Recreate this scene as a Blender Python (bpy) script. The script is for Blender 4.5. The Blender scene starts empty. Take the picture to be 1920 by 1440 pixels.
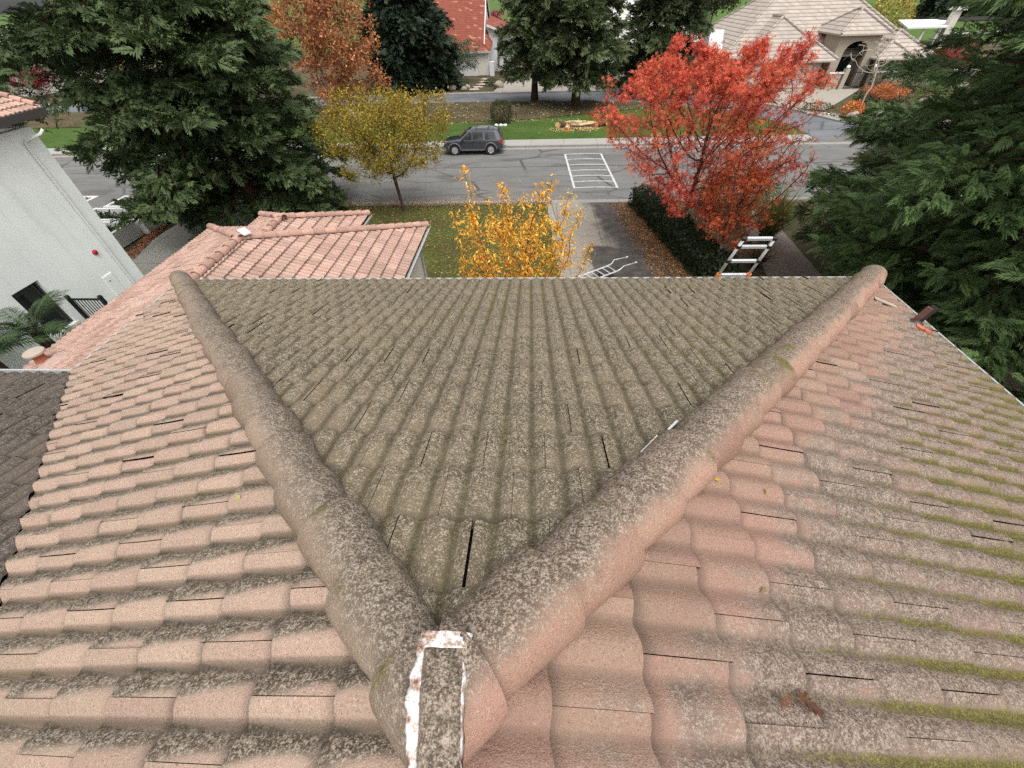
import bpy, bmesh, math, random
import numpy as np
from mathutils import Vector, Matrix, noise as mnoise
S = bpy.context.scene
C = S.collection
PI = math.pi
random.seed(5)
rng = np.random.default_rng(11)
U = rng.uniform

# ------------------------------------------------------------------ helpers
def lin(r, g, b):
    f = lambda c: (c/255/12.92) if c/255 <= .04045 else ((c/255+.055)/1.055)**2.4
    return (f(r), f(g), f(b))

class MB:
    """collects faces for one mesh"""
    def __init__(s): s.v = []; s.f = []
    def add(s, vs, fs):
        o = len(s.v); s.v += [tuple(map(float, p)) for p in vs]; s.f += [tuple(i+o for i in f) for f in fs]; return s
    def box(s, c, d, rz=0., ry=0., rx=0.):
        x, y, z = d[0]/2, d[1]/2, d[2]/2
        vs = [Vector(p) for p in [(-x,-y,-z),(x,-y,-z),(x,y,-z),(-x,y,-z),(-x,-y,z),(x,-y,z),(x,y,z),(-x,y,z)]]
        M = Matrix.Rotation(rz,3,'Z') @ Matrix.Rotation(ry,3,'Y') @ Matrix.Rotation(rx,3,'X')
        return s.add([Vector(c)+M@p for p in vs], [(3,2,1,0),(4,5,6,7),(0,1,5,4),(1,2,6,5),(2,3,7,6),(3,0,4,7)])
    def b2(s, x0, x1, y0, y1, z0, z1): return s.box(((x0+x1)/2,(y0+y1)/2,(z0+z1)/2),(x1-x0,y1-y0,z1-z0))
    def poly(s, pts): return s.add(pts, [tuple(range(len(pts)))])
    def prism(s, pts, z0, z1):
        n = len(pts)
        vs = [(p[0],p[1],z0) for p in pts]+[(p[0],p[1],z1) for p in pts]
        return s.add(vs, [tuple(range(n-1,-1,-1)), tuple(range(n,2*n))]+[(i,(i+1)%n,n+(i+1)%n,n+i) for i in range(n)])
    def extr(s, pts, d):
        n = len(pts); d = Vector(d)
        vs = [Vector(p) for p in pts]+[Vector(p)+d for p in pts]
        return s.add(vs, [tuple(range(n-1,-1,-1)), tuple(range(n,2*n))]+[(i,(i+1)%n,n+(i+1)%n,n+i) for i in range(n)])
    def tube(s, pts, rad, n=8, cap=True):
        P = [Vector(p) for p in pts]; m = len(P)
        if not hasattr(rad, '__len__'): rad = [rad]*m
        vs = []; ref = None
        for i in range(m):
            t = (P[min(i+1,m-1)]-P[max(i-1,0)])
            t = t.normalized() if t.length > 1e-9 else Vector((0,0,1))
            if ref is None: ref = Vector((1,0,0)) if abs(t.x) < .8 else Vector((0,1,0))
            a = (ref-t*ref.dot(t)).normalized(); b = t.cross(a); ref = a
            for k in range(n):
                w = 2*PI*k/n; vs.append(P[i]+(a*math.cos(w)+b*math.sin(w))*rad[i])
        fs = [(i*n+k,i*n+(k+1)%n,(i+1)*n+(k+1)%n,(i+1)*n+k) for i in range(m-1) for k in range(n)]
        if cap: fs += [tuple(range(n-1,-1,-1)), tuple(range((m-1)*n,m*n))]
        return s.add(vs, fs)
    def lathe(s, prof, n=16, c=(0,0,0), M=None):
        vs = []
        for r, z in prof:
            for k in range(n):
                p = Vector((r*math.cos(2*PI*k/n), r*math.sin(2*PI*k/n), z))
                vs.append((M@p if M else p)+Vector(c))
        m = len(prof)
        fs = [(i*n+k,i*n+(k+1)%n,(i+1)*n+(k+1)%n,(i+1)*n+k) for i in range(m-1) for k in range(n)]
        fs += [tuple(range(n-1,-1,-1)), tuple(range((m-1)*n,m*n))]
        return s.add(vs, fs)

def wm(o):
    M = Matrix.Translation(o.location) @ o.rotation_euler.to_matrix().to_4x4()
    return wm(o.parent) @ M if o.parent else M

def link(name, me, mat=None, parent=None):
    o = bpy.data.objects.new(name, me); C.objects.link(o)
    if mat is not None: me.materials.append(mat)
    if parent is not None: o.parent = parent
    return o

def raw(name, v, f, smooth=False, col=None, attr='col'):
    me = bpy.data.meshes.new(name)
    if isinstance(f, np.ndarray):
        v = np.asarray(v, np.float32); n, k = f.shape
        me.vertices.add(len(v)); me.vertices.foreach_set('co', v.ravel())
        me.loops.add(n*k); me.loops.foreach_set('vertex_index', f.astype(np.int32).ravel())
        me.polygons.add(n); me.polygons.foreach_set('loop_start', np.arange(0, n*k, k, dtype=np.int32))
        me.polygons.foreach_set('loop_total', np.full(n, k, np.int32))
        me.update(calc_edges=True)
    else:
        me.from_pydata([tuple(p) for p in v], [], [tuple(q) for q in f]); me.update()
    if smooth: me.polygons.foreach_set('use_smooth', np.ones(len(me.polygons), bool))
    if col is not None:
        a = me.color_attributes.new(attr, 'FLOAT_COLOR', 'POINT')
        c = np.ones((len(v), 4), np.float32); col = np.asarray(col); c[:, :col.shape[1]] = col
        a.data.foreach_set('color', c.ravel())
    return me

def thing(name, label, cat, loc=(0,0,0), rz=0., group=None):
    o = bpy.data.objects.new(name, None); C.objects.link(o); o.empty_display_size = .3
    o.location = loc; o.rotation_euler = (0,0,rz)
    return tag(o, label, cat, group)
def tag(o, label, cat, group=None):
    o['label'] = label; o['category'] = cat
    if group: o['group'] = group
    return o
def part(name, mb, mat, parent, world=True, smooth=False, bevel=0):
    v = mb.v
    if world:
        M = wm(parent).inverted(); v = [M@Vector(p) for p in v]
    o = link(name, raw(name, v, mb.f, smooth), mat, parent)
    if bevel:
        b = o.modifiers.new('b','BEVEL'); b.width = bevel; b.segments = 2; b.limit_method = 'ANGLE'
    return o
def solo(name, mb, mat, label, cat, loc, group=None, smooth=False):
    v = [(p[0]-loc[0],p[1]-loc[1],p[2]-loc[2]) for p in mb.v]
    o = link(name, raw(name, v, mb.f, smooth), mat); o.location = loc
    return tag(o, label, cat, group)
def struct(name, mb, mat, kind='structure'):
    o = link(name, raw(name, mb.v, mb.f), mat); o['kind'] = kind; return o
def dup(root, loc, rz=0, label=None, scale=None):
    r = root.copy(); C.objects.link(r); r.location = loc; r.rotation_euler = (0,0,rz)
    if scale: r.scale = (scale,)*3
    if label: r['label'] = label
    for ch in list(root.children):
        c = ch.copy(); C.objects.link(c); c.parent = r
        for g in ch.children:
            d = g.copy(); C.objects.link(d); d.parent = c
    return r

# ------------------------------------------------------------------ materials
class NG:
    def __init__(s, name):
        s.m = bpy.data.materials.new(name); s.m.use_nodes = True
        s.t = s.m.node_tree; s.t.nodes.clear()
        s.out = s.t.nodes.new('ShaderNodeOutputMaterial')
    def n(s, ty, **kw):
        o = s.t.nodes.new('ShaderNode'+ty)
        for k, v in kw.items(): setattr(o, k, v)
        return o
    def put(s, sock, v):
        if isinstance(v, bpy.types.NodeSocket): s.t.links.new(v, sock)
        elif hasattr(v, '__len__') and len(v) == 3 and sock.type == 'RGBA': sock.default_value = (*v, 1)
        else: sock.default_value = v
    def ma(s, op, a, b=None, clamp=False):
        o = s.n('Math', operation=op, use_clamp=clamp); s.put(o.inputs[0], a)
        if b is not None: s.put(o.inputs[1], b)
        return o.outputs[0]
    def add(s, *xs):
        r = xs[0]
        for x in xs[1:]: r = s.ma('ADD', r, x)
        return r
    def mul(s, a, b): return s.ma('MULTIPLY', a, b)
    def step(s, x, a, b):
        o = s.n('MapRange', interpolation_type='SMOOTHSTEP')
        s.put(o.inputs[0], x); o.inputs[1].default_value = a; o.inputs[2].default_value = b
        return o.outputs[0]
    def mix(s, f, a, b, blend='MIX'):
        o = s.n('Mix', data_type='RGBA', blend_type=blend); s.put(o.inputs[0], f); s.put(o.inputs[6], a); s.put(o.inputs[7], b)
        return o.outputs[2]
    def obj(s): return s.n('TexCoord').outputs['Object']
    def noise(s, sc, det=3, rough=.5, vec=None, dist=0):
        o = s.n('TexNoise'); s.put(o.inputs['Vector'], vec if vec is not None else s.obj())
        o.inputs['Scale'].default_value = sc; o.inputs['Detail'].default_value = det
        o.inputs['Roughness'].default_value = rough; o.inputs['Distortion'].default_value = dist
        return o.outputs['Fac']
    def ramp(s, x, stops):
        o = s.n('ValToRGB'); s.put(o.inputs[0], x); e = o.color_ramp.elements
        while len(e) < len(stops): e.new(.5)
        for i, (p, c) in enumerate(stops): e[i].position = p; e[i].color = (*c, 1)
        return o.outputs[0]
    def xyz(s, vec=None):
        o = s.n('SeparateXYZ'); s.put(o.inputs[0], vec if vec is not None else s.obj()); return o.outputs
    def scale(s, v, vec=None):
        o = s.n('Mapping'); s.put(o.inputs[0], vec if vec is not None else s.obj()); o.inputs['Scale'].default_value = v
        return o.outputs[0]
    def bsdf(s, col, rough=.8, metal=0, spec=.5, bump=None, bs=.3, bd=.01, coat=0, trans=0):
        b = s.n('BsdfPrincipled'); s.put(b.inputs['Base Color'], col); s.put(b.inputs['Roughness'], rough)
        b.inputs['Metallic'].default_value = metal; b.inputs['Specular IOR Level'].default_value = spec
        b.inputs['Coat Weight'].default_value = coat
        if bump is not None:
            bn = s.n('Bump'); s.put(bn.inputs['Height'], bump); bn.inputs['Strength'].default_value = bs
            bn.inputs['Distance'].default_value = bd; s.t.links.new(bn.outputs[0], b.inputs['Normal'])
        sh = b.outputs[0]
        if trans:
            t = s.n('BsdfTranslucent'); s.put(t.inputs[0], col); mx = s.n('MixShader'); mx.inputs[0].default_value = trans
            s.t.links.new(sh, mx.inputs[1]); s.t.links.new(t.outputs[0], mx.inputs[2]); sh = mx.outputs[0]
        s.t.links.new(sh, s.out.inputs[0]); return s.m

def simple(name, col, rough=.7, metal=0, var=.15, sc=6, spec=.4, coat=0, bump=.0):
    g = NG(name); n = g.noise(sc, 4, .6); n2 = g.noise(sc*9, 3, .6)
    k = g.add(g.mul(g.add(n, -.5), 2*var), g.mul(g.add(n2, -.5), var), 1.0)
    hsv = g.n('HueSaturation'); g.put(hsv.inputs['Color'], col); g.put(hsv.inputs['Value'], k)
    return g.bsdf(hsv.outputs[0], rough, metal, spec, n2 if bump else None, bump, .01, coat)

def leaf_mat(name, trans=.25, rough=.55):
    g = NG(name); a = g.n('VertexColor', layer_name='col')
    return g.bsdf(a.outputs[0], rough, 0, .25, trans=trans)

def tile_mat(name, A, B, lich=.2, lvec=(0,1,0), ln=.6, lbutt=.3, moss=-.2, mossv=.7, clean=None, dark=(.05,.044,.034), mid=(.13,.112,.085), light=(.42,.37,.30), grit=.5, lmax=.9, mossn=0., mosslvl=.85, fill=.35, mossb=0., dirt=.35, band=.6, tv=.28):
    """weathered concrete tile: gritty base, lichen that gathers where lvec / the butt edge says, moss in the channels"""
    g = NG(name); at = g.n('VertexColor', layer_name='ti'); rgb = g.n('SeparateColor'); g.put(rgb.inputs[0], at.outputs[0])
    R, H, Bt = rgb.outputs; A2 = at.outputs[1]
    v = g.obj(); geo = g.n('NewGeometry')
    dt = g.n('VectorMath', operation='DOT_PRODUCT'); g.put(dt.inputs[0], geo.outputs['Normal']); dt.inputs[1].default_value = lvec
    def cn(sc, det, rough, k):      # noise stretched round zero
        return g.mul(g.add(g.noise(sc, det, rough, v), -.5), k)
    big, med = cn(.9, 3, .55, 2.2), cn(5.5, 4, .6, 2.0)
    f1, f2, f3 = cn(98, 2, .6, 2.7), cn(210, 2, .6, 2.7), cn(30, 3, .6, 2.2)
    fl = g.add(g.mul(f1, .62), g.mul(f2, .5), g.mul(f3, .16))
    base = g.mix(g.ma('ADD', g.add(g.mul(R, .6), .2), g.mul(med, .6), clamp=True), A, B)
    base = g.mix(g.mul(g.step(fl, .16, .48), grit*.8), base, tuple(min(1,c*1.55+.05) for c in A))
    base = g.mix(g.mul(g.step(fl, -.10, -.50), grit), base, tuple(c*.42 for c in A))
    hs = g.n('HueSaturation'); g.put(hs.inputs['Color'], base); g.put(hs.inputs['Value'], g.add(1-tv*.5, g.mul(A2, tv))); base = hs.outputs[0]
    inv = g.ma('SUBTRACT', 1., Bt); inv = g.mul(inv, inv)
    mk = g.add(g.mul(dt.outputs['Value'], ln), g.mul(inv, lbutt), g.mul(big, .30), g.mul(med, .34), g.mul(g.add(A2, -.5), .22), lich)
    if clean:
        pt, nrm, d0, d1 = clean
        dp = g.n('VectorMath', operation='DOT_PRODUCT'); g.put(dp.inputs[0], v); dp.inputs[1].default_value = nrm
        dd = g.add(dp.outputs['Value'], -Vector(pt).dot(Vector(nrm)), g.mul(med, .3), g.mul(g.add(R, -.5), .16))
        cl = g.ma('SUBTRACT', 1., g.step(dd, d0, d1))
        mk = g.ma('SUBTRACT', mk, g.mul(cl, 1.0))
    lm = g.step(g.add(mk, g.mul(fl, .62)), .26, .62)
    lc = g.ramp(g.add(g.mul(fl, .5), g.mul(f3, .12), .5), [(.36, dark), (.49, mid), (.57, tuple(.55*a+.45*b for a, b in zip(mid, light))), (.70, light)])
    lc = g.mix(g.mul(g.step(med, -.1, .5), fill), lc, g.mix(.5, base, lc))
    col = g.mix(g.mul(lm, lmax), base, lc)
    h1 = g.ma('SUBTRACT', 1., H); h1 = g.mul(h1, h1)
    ms = g.add(g.mul(h1, mossv), moss, g.mul(cn(.8, 3, .5, 2.2), .42), g.mul(fl, .40), g.mul(f3, .18), g.mul(dt.outputs['Value'], mossn), g.mul(g.mul(inv, g.step(med, -.1, .4)), mossb))
    if clean: ms = g.ma('SUBTRACT', ms, g.ma('SUBTRACT', 1., g.step(dd, d0, d1*2.1)))
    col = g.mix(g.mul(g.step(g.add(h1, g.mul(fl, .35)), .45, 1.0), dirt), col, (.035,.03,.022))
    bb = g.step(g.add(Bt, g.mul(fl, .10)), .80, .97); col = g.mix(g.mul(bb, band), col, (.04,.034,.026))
    mm = g.step(ms, .26, .62)
    mc = g.ramp(g.add(g.mul(fl, .5), .5), [(.3, (.045,.042,.014)), (.52, (.105,.094,.026)), (.75, (.22,.19,.05))])
    col = g.mix(g.mul(mm, mosslvl), col, mc)
    return g.bsdf(col, .95, 0, .12, g.add(g.mul(f1, .6), g.mul(f2, .5)), .55, .008)

M = {}
def mats():
    hn = (.7071,-.7071,0)
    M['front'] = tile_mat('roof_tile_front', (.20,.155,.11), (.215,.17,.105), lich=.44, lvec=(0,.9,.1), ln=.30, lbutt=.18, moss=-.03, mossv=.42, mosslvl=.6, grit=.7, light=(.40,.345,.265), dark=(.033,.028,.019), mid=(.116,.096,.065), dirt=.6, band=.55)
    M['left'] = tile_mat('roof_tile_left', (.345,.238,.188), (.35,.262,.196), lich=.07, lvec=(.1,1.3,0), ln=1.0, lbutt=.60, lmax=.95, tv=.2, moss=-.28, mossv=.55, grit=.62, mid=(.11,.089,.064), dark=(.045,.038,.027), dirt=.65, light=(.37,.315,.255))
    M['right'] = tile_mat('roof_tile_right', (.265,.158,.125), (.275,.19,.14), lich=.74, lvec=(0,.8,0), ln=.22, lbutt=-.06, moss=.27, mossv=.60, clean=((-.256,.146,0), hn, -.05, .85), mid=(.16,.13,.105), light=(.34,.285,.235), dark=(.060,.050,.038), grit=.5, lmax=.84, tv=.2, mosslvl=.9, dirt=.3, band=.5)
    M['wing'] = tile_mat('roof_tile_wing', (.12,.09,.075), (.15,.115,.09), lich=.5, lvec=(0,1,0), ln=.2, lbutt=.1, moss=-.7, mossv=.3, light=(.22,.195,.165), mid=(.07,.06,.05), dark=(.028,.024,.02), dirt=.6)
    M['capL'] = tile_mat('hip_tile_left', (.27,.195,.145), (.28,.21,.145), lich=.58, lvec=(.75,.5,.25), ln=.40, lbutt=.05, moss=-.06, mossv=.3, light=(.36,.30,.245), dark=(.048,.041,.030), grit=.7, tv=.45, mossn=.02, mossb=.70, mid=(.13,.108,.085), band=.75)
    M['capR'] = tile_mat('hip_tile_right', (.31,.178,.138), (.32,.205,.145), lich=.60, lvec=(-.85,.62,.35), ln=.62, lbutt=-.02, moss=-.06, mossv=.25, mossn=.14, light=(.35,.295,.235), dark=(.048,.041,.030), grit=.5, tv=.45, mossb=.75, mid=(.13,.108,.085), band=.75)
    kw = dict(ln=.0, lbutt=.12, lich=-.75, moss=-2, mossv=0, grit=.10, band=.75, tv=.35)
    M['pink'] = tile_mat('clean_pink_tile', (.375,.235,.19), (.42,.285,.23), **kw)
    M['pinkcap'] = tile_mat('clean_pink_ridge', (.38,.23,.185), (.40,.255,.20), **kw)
    M['under'] = simple('dark_underlay', (.012,.010,.009), .95)
    M['white_metal'] = simple('white_painted_metal', (.36,.37,.36), .5, 0, .06)
    M['dark_metal'] = simple('dark_brown_metal', (.045,.04,.038), .5)
    g = NG('white_stucco'); v = g.obj(); st = g.noise(3.2, 4, .6, g.scale((1,1,.07), v)); bl = g.noise(.55, 4, .6, v); gr = g.noise(70, 3, .7, v)
    k = g.add(g.mul(g.add(bl,-.5), .34), g.mul(g.step(st, .55, .72), -.09), g.mul(g.add(gr,-.5), .08), 1.0); hv = g.n('HueSaturation'); g.put(hv.inputs['Color'], (.72,.76,.73)); g.put(hv.inputs['Value'], k)
    M['stucco_w'] = g.bsdf(hv.outputs[0], .92, 0, .15, gr, .35, .015)
    M['stucco_b'] = simple('beige_stucco', (.36,.31,.245), .9, 0, .08, 1.2, .2, 0, .2)
    M['cream'] = simple('cream_paint', (.58,.545,.475), .85, 0, .05)
    M['white'] = simple('white_paint', (.60,.60,.585), .6, 0, .05)
    M['black'] = simple('black_paint', (.012,.012,.013), .4)
    M['glass'] = simple('dark_window_glass', (.015,.018,.02), .06, 0, .2, 1, .8)
    M['bark'] = simple('brown_bark', (.075,.048,.035), .95, 0, .4, 9, .1, 0, .8)
    M['bark_red'] = simple('redwood_bark', (.085,.042,.028), .95, 0, .45, 7, .1, 0, 1)
    M['bark_pale'] = simple('pale_grey_bark', (.40,.35,.29), .9, 0, .3, 8, .1, 0, .5)
    M['bark_tan'] = simple('tan_smooth_bark', (.30,.21,.15), .85, 0, .3, 8, .2, 0, .3)
    M['twig'] = simple('dark_red_twig', (.075,.04,.032), .9, 0, .4, 9)
    M['leaf'] = leaf_mat('autumn_leaf', .28)
    M['needle'] = leaf_mat('evergreen_needle', .12, .6)
    M['shrub'] = leaf_mat('shrub_leaf', .15, .5)
    M['alu'] = simple('aluminium', (.58,.59,.60), .42, .35, .06)
    M['orange_plastic'] = simple('orange_plastic', (.70,.20,.05), .5)
    M['red'] = simple('red_plastic', (.35,.01,.03), .35)
    M['terracotta'] = simple('terracotta', (.40,.13,.075), .85, 0, .25, 9)
    M['concrete_pot'] = simple('pale_concrete', (.36,.30,.245), .9, 0, .15, 9)
    M['rock'] = simple('boulder_stone', (.30,.26,.22), .95, 0, .35, 3, .2, 0, .8)
    M['wood_cut'] = simple('fresh_cut_wood', (.62,.44,.19), .9, 0, .3, 6)
mats()

# ------------------------------------------------------------------ camera (solved from roof pitch, verticals and tile spacing)
F, PT, RO, YA = 743.72, .78696, .035226, .061293
CAM = Vector((0,0,10))
fw = Vector((-math.sin(YA)*math.cos(PT), math.cos(YA)*math.cos(PT), -math.sin(PT)))
rt = Vector((math.cos(YA), math.sin(YA), 0)); up = rt.cross(fw)
r2 = rt*math.cos(RO)-up*math.sin(RO); u2 = rt*math.sin(RO)+up*math.cos(RO)
cd = bpy.data.cameras.new('camera'); cam = bpy.data.objects.new('camera', cd); C.objects.link(cam); S.camera = cam
cd.sensor_fit = 'HORIZONTAL'; cd.sensor_width = 36; cd.lens = F/1920*36; cd.clip_start = .05; cd.clip_end = 3000
mw = Matrix.Identity(4)
for i, a in enumerate((r2, u2, -fw)):
    for j in range(3): mw[j][i] = a[j]
mw.translation = CAM; cam.matrix_world = mw

# ------------------------------------------------------------------ light
SUN_EL, SUN_AZ = math.radians(66), math.radians(150)   # azimuth clockwise from +Y
w = bpy.data.worlds.new('World'); S.world = w; w.use_nodes = True
nt = w.node_tree; bg = nt.nodes['Background']; sk = nt.nodes.new('ShaderNodeTexSky'); sk.sky_type = 'NISHITA'; sk.sun_disc = False
sk.sun_elevation = SUN_EL; sk.sun_rotation = SUN_AZ; sk.air_density = 1; sk.dust_density = 4; sk.ozone_density = .6
hs = nt.nodes.new('ShaderNodeHueSaturation'); hs.inputs['Saturation'].default_value = .12
nt.links.new(sk.outputs[0], hs.inputs['Color']); nt.links.new(hs.outputs[0], bg.inputs[0]); bg.inputs[1].default_value = .15
sl = bpy.data.lights.new('sun', 'SUN'); sl.energy = .8; sl.angle = math.radians(50); sl.color = (1,.95,.87)
so = bpy.data.objects.new('sun', sl); C.objects.link(so)
sd = Vector((math.sin(SUN_AZ)*math.cos(SUN_EL), math.cos(SUN_AZ)*math.cos(SUN_EL), math.sin(SUN_EL)))
so.rotation_euler = sd.to_track_quat('Z', 'Y').to_euler(); so.location = sd*60
S.view_settings.view_transform = 'Standard'; S.view_settings.look = 'None'; S.view_settings.gamma = 1; S.view_settings.exposure = .95
S.cycles.max_bounces = 6; S.cycles.transparent_max_bounces = 4; S.cycles.use_denoising = False

# ------------------------------------------------------------------ roof tiles
PITCH, EXPO = .165, .343
def prof(t):
    t = t % 1.
    return np.where(t < .82, .033*np.power(np.clip(np.sin(PI*t/.82), 0, 1), .72), 0.)
def slope(name, O, E, D, m, s0, s1, L, clips, mat, parent, seed=1, rough=1., res=9, gapk=1., ph=0., wide=None):
    """real overlapping two-roll tiles on a plane: O top point, E along the eave, D plan direction downhill"""
    r = np.random.default_rng(seed)
    O, E, D = (np.array(a, float) for a in (O, E, D)); c = 1/math.sqrt(1+m*m)
    dn = np.array([D[0]*c, D[1]*c, -m*c]); N = np.array([D[0]*m*c, D[1]*m*c, c])
    V, Fc, At = [], [], []; base = 0
    nr = int(math.ceil(L/EXPO))+1; nt_ = int((s1-s0)/(2*PITCH))+3
    tp = np.linspace(0, 2, 2*res+1)
    for k in range(nr):
        lb = L-k*EXPO
        off = s0+(k % 2)*PITCH-PITCH*.65+ph
        for j in range(-1, nt_):
            g = .0012+abs(r.normal(0, .0016*gapk*rough))
            a = off+j*2*PITCH
            tt = tp+.35; sx = a+.35*PITCH+tp*PITCH
            sx[0] += g/2; sx[-1] -= g/2
            if wide and k == wide[0] and abs(sx[0]-wide[1]) < .03: sx[0] += .011
            dl = r.normal(0, .005*rough); dh = r.normal(0, .0022*rough); tl = r.normal(0, .0035*rough); rot = r.normal(0, .0022*rough)
            h = prof(tt); hn = h/.033
            R, A2 = r.random(), r.random()
            rows = [(0., -.028, 0.), (0.002, 0., 0.), (.02, .004, .06), (.16, 0., .45), (EXPO*.8, -.0, .8), (EXPO+.05, 0., 1.1)]
            th = .027
            P = []
            for (ll, dz, bf) in rows:
                top = th*(1-ll/EXPO)+dz+dh+tl*(np.linspace(-1, 1, len(tp)))
                l = lb-ll+dl+rot*np.linspace(-3, 3, len(tp))
                P.append(O+np.outer(sx, E)+np.outer(l, dn)+np.outer(h+top, N))
                At.append(np.stack([np.full(len(tp), R), hn, np.full(len(tp), bf), np.full(len(tp), A2)], 1))
            # side lips so joints read as real gaps
            n = len(tp); P = np.array(P)
            V.append(P.reshape(-1, 3))
            idx = np.arange(len(rows)*n).reshape(len(rows), n)+base
            q = np.stack([idx[:-1,:-1], idx[:-1,1:], idx[1:,1:], idx[1:,:-1]], -1).reshape(-1, 4)
            Fc.append(q); base += len(rows)*n
    me = raw(name, np.concatenate(V), np.concatenate(Fc), True, np.concatenate(At), 'ti')
    bm = bmesh.new(); bm.from_mesh(me)
    for p, nn in list(clips)+[(tuple(O), tuple(-D))]:
        bmesh.ops.bisect_plane(bm, geom=bm.verts[:]+bm.edges[:]+bm.faces[:], plane_co=p, plane_no=nn, clear_outer=True)
    bmesh.ops.recalc_face_normals(bm, faces=bm.faces[:])
    # normals must look up
    up_ = sum(1 if f.normal.z > 0 else -1 for f in bm.faces)
    if up_ < 0: bmesh.ops.reverse_faces(bm, faces=bm.faces[:])
    Mi = wm(parent).inverted(); bm.transform(Mi)
    bm.to_mesh(me); bm.free()
    # sharp butt edges
    me.polygons.foreach_set('use_smooth', np.ones(len(me.polygons), bool))
    try: me.set_sharp_from_angle(angle=math.radians(50))
    except Exception: pass
    return link(name, me, mat, parent)

def caps(name, A, B, r, mat, parent, seed=1, clips=(), expo=.36, ln=.43, taper=.034, arc=205, start=-.55, jit=1.):
    """overlapping half-round cap tiles from A (top) down to B"""
    rr = np.random.default_rng(seed); A, B = Vector(A), Vector(B)
    d = (B-A); L = d.length; d.normalize(); side = d.cross(Vector((0,0,1))).normalized(); nu = side.cross(d).normalized()
    V, Fc, At = [], [], []; base = 0
    n = int((L-start)/expo)
    for k in range(n, -1, -1):
        e = L-(n-k)*expo; a0 = e-ln
        R, A2 = rr.random(), rr.random(); js = rr.normal(0, .008*jit); jz = rr.normal(0, .005*jit)
        th = [math.radians(-arc/2+arc*i/26) for i in range(27)]
        rows = [(e, r-.022, 0), (e, r, 0.), (e-.012, r+.002, .04), (e-.06, r-.001, .2), (e-.12, r-.006, .35), (e-.18, r-.012, .5), (e-.23, r-taper*.5, .6), (e-.28, r-taper*.7, .7), (e-.33, r-taper*.9, .8), (a0, r-taper*1.3, 1.)]
        for (l, rad, bf) in rows:
            for t in th:
                nz_ = mnoise.noise(Vector((l*5+A2*40, t*2.2, R*30)))*.030+mnoise.noise(Vector((l*19+A2*40, t*8, R*30)))*.014
                wob = 1+.012*math.sin(3*t+R*6)+nz_
                p = A+d*l+side*(math.sin(t)*rad*wob+js)+nu*(math.cos(t)*rad*.96+jz)
                V.append(p); At.append((R, .9 if abs(t) < 1.2 else .45, bf, A2))
        m = len(th)
        for i in range(len(rows)-1):
            for j in range(m-1):
                Fc.append((base+i*m+j, base+i*m+j+1, base+(i+1)*m+j+1, base+(i+1)*m+j))
        base += len(rows)*m
    me = raw(name, np.array([tuple(p) for p in V]), np.array(Fc), True, np.array(At), 'ti')
    bm = bmesh.new(); bm.from_mesh(me)
    for p, nn in clips:
        bmesh.ops.bisect_plane(bm, geom=bm.verts[:]+bm.edges[:]+bm.faces[:], plane_co=p, plane_no=nn, clear_outer=True)
    bmesh.ops.recalc_face_normals(bm, faces=bm.faces[:])
    if sum(1 if f.normal.z > 0 else -1 for f in bm.faces) < 0: bmesh.ops.reverse_faces(bm, faces=bm.faces[:])
    bm.transform(wm(parent).inverted()); bm.to_mesh(me); bm.free()
    me.polygons.foreach_set('use_smooth', np.ones(len(me.polygons), bool))
    try: me.set_sharp_from_angle(angle=math.radians(50))
    except Exception: pass
    return link(name, me, mat, parent)

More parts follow.
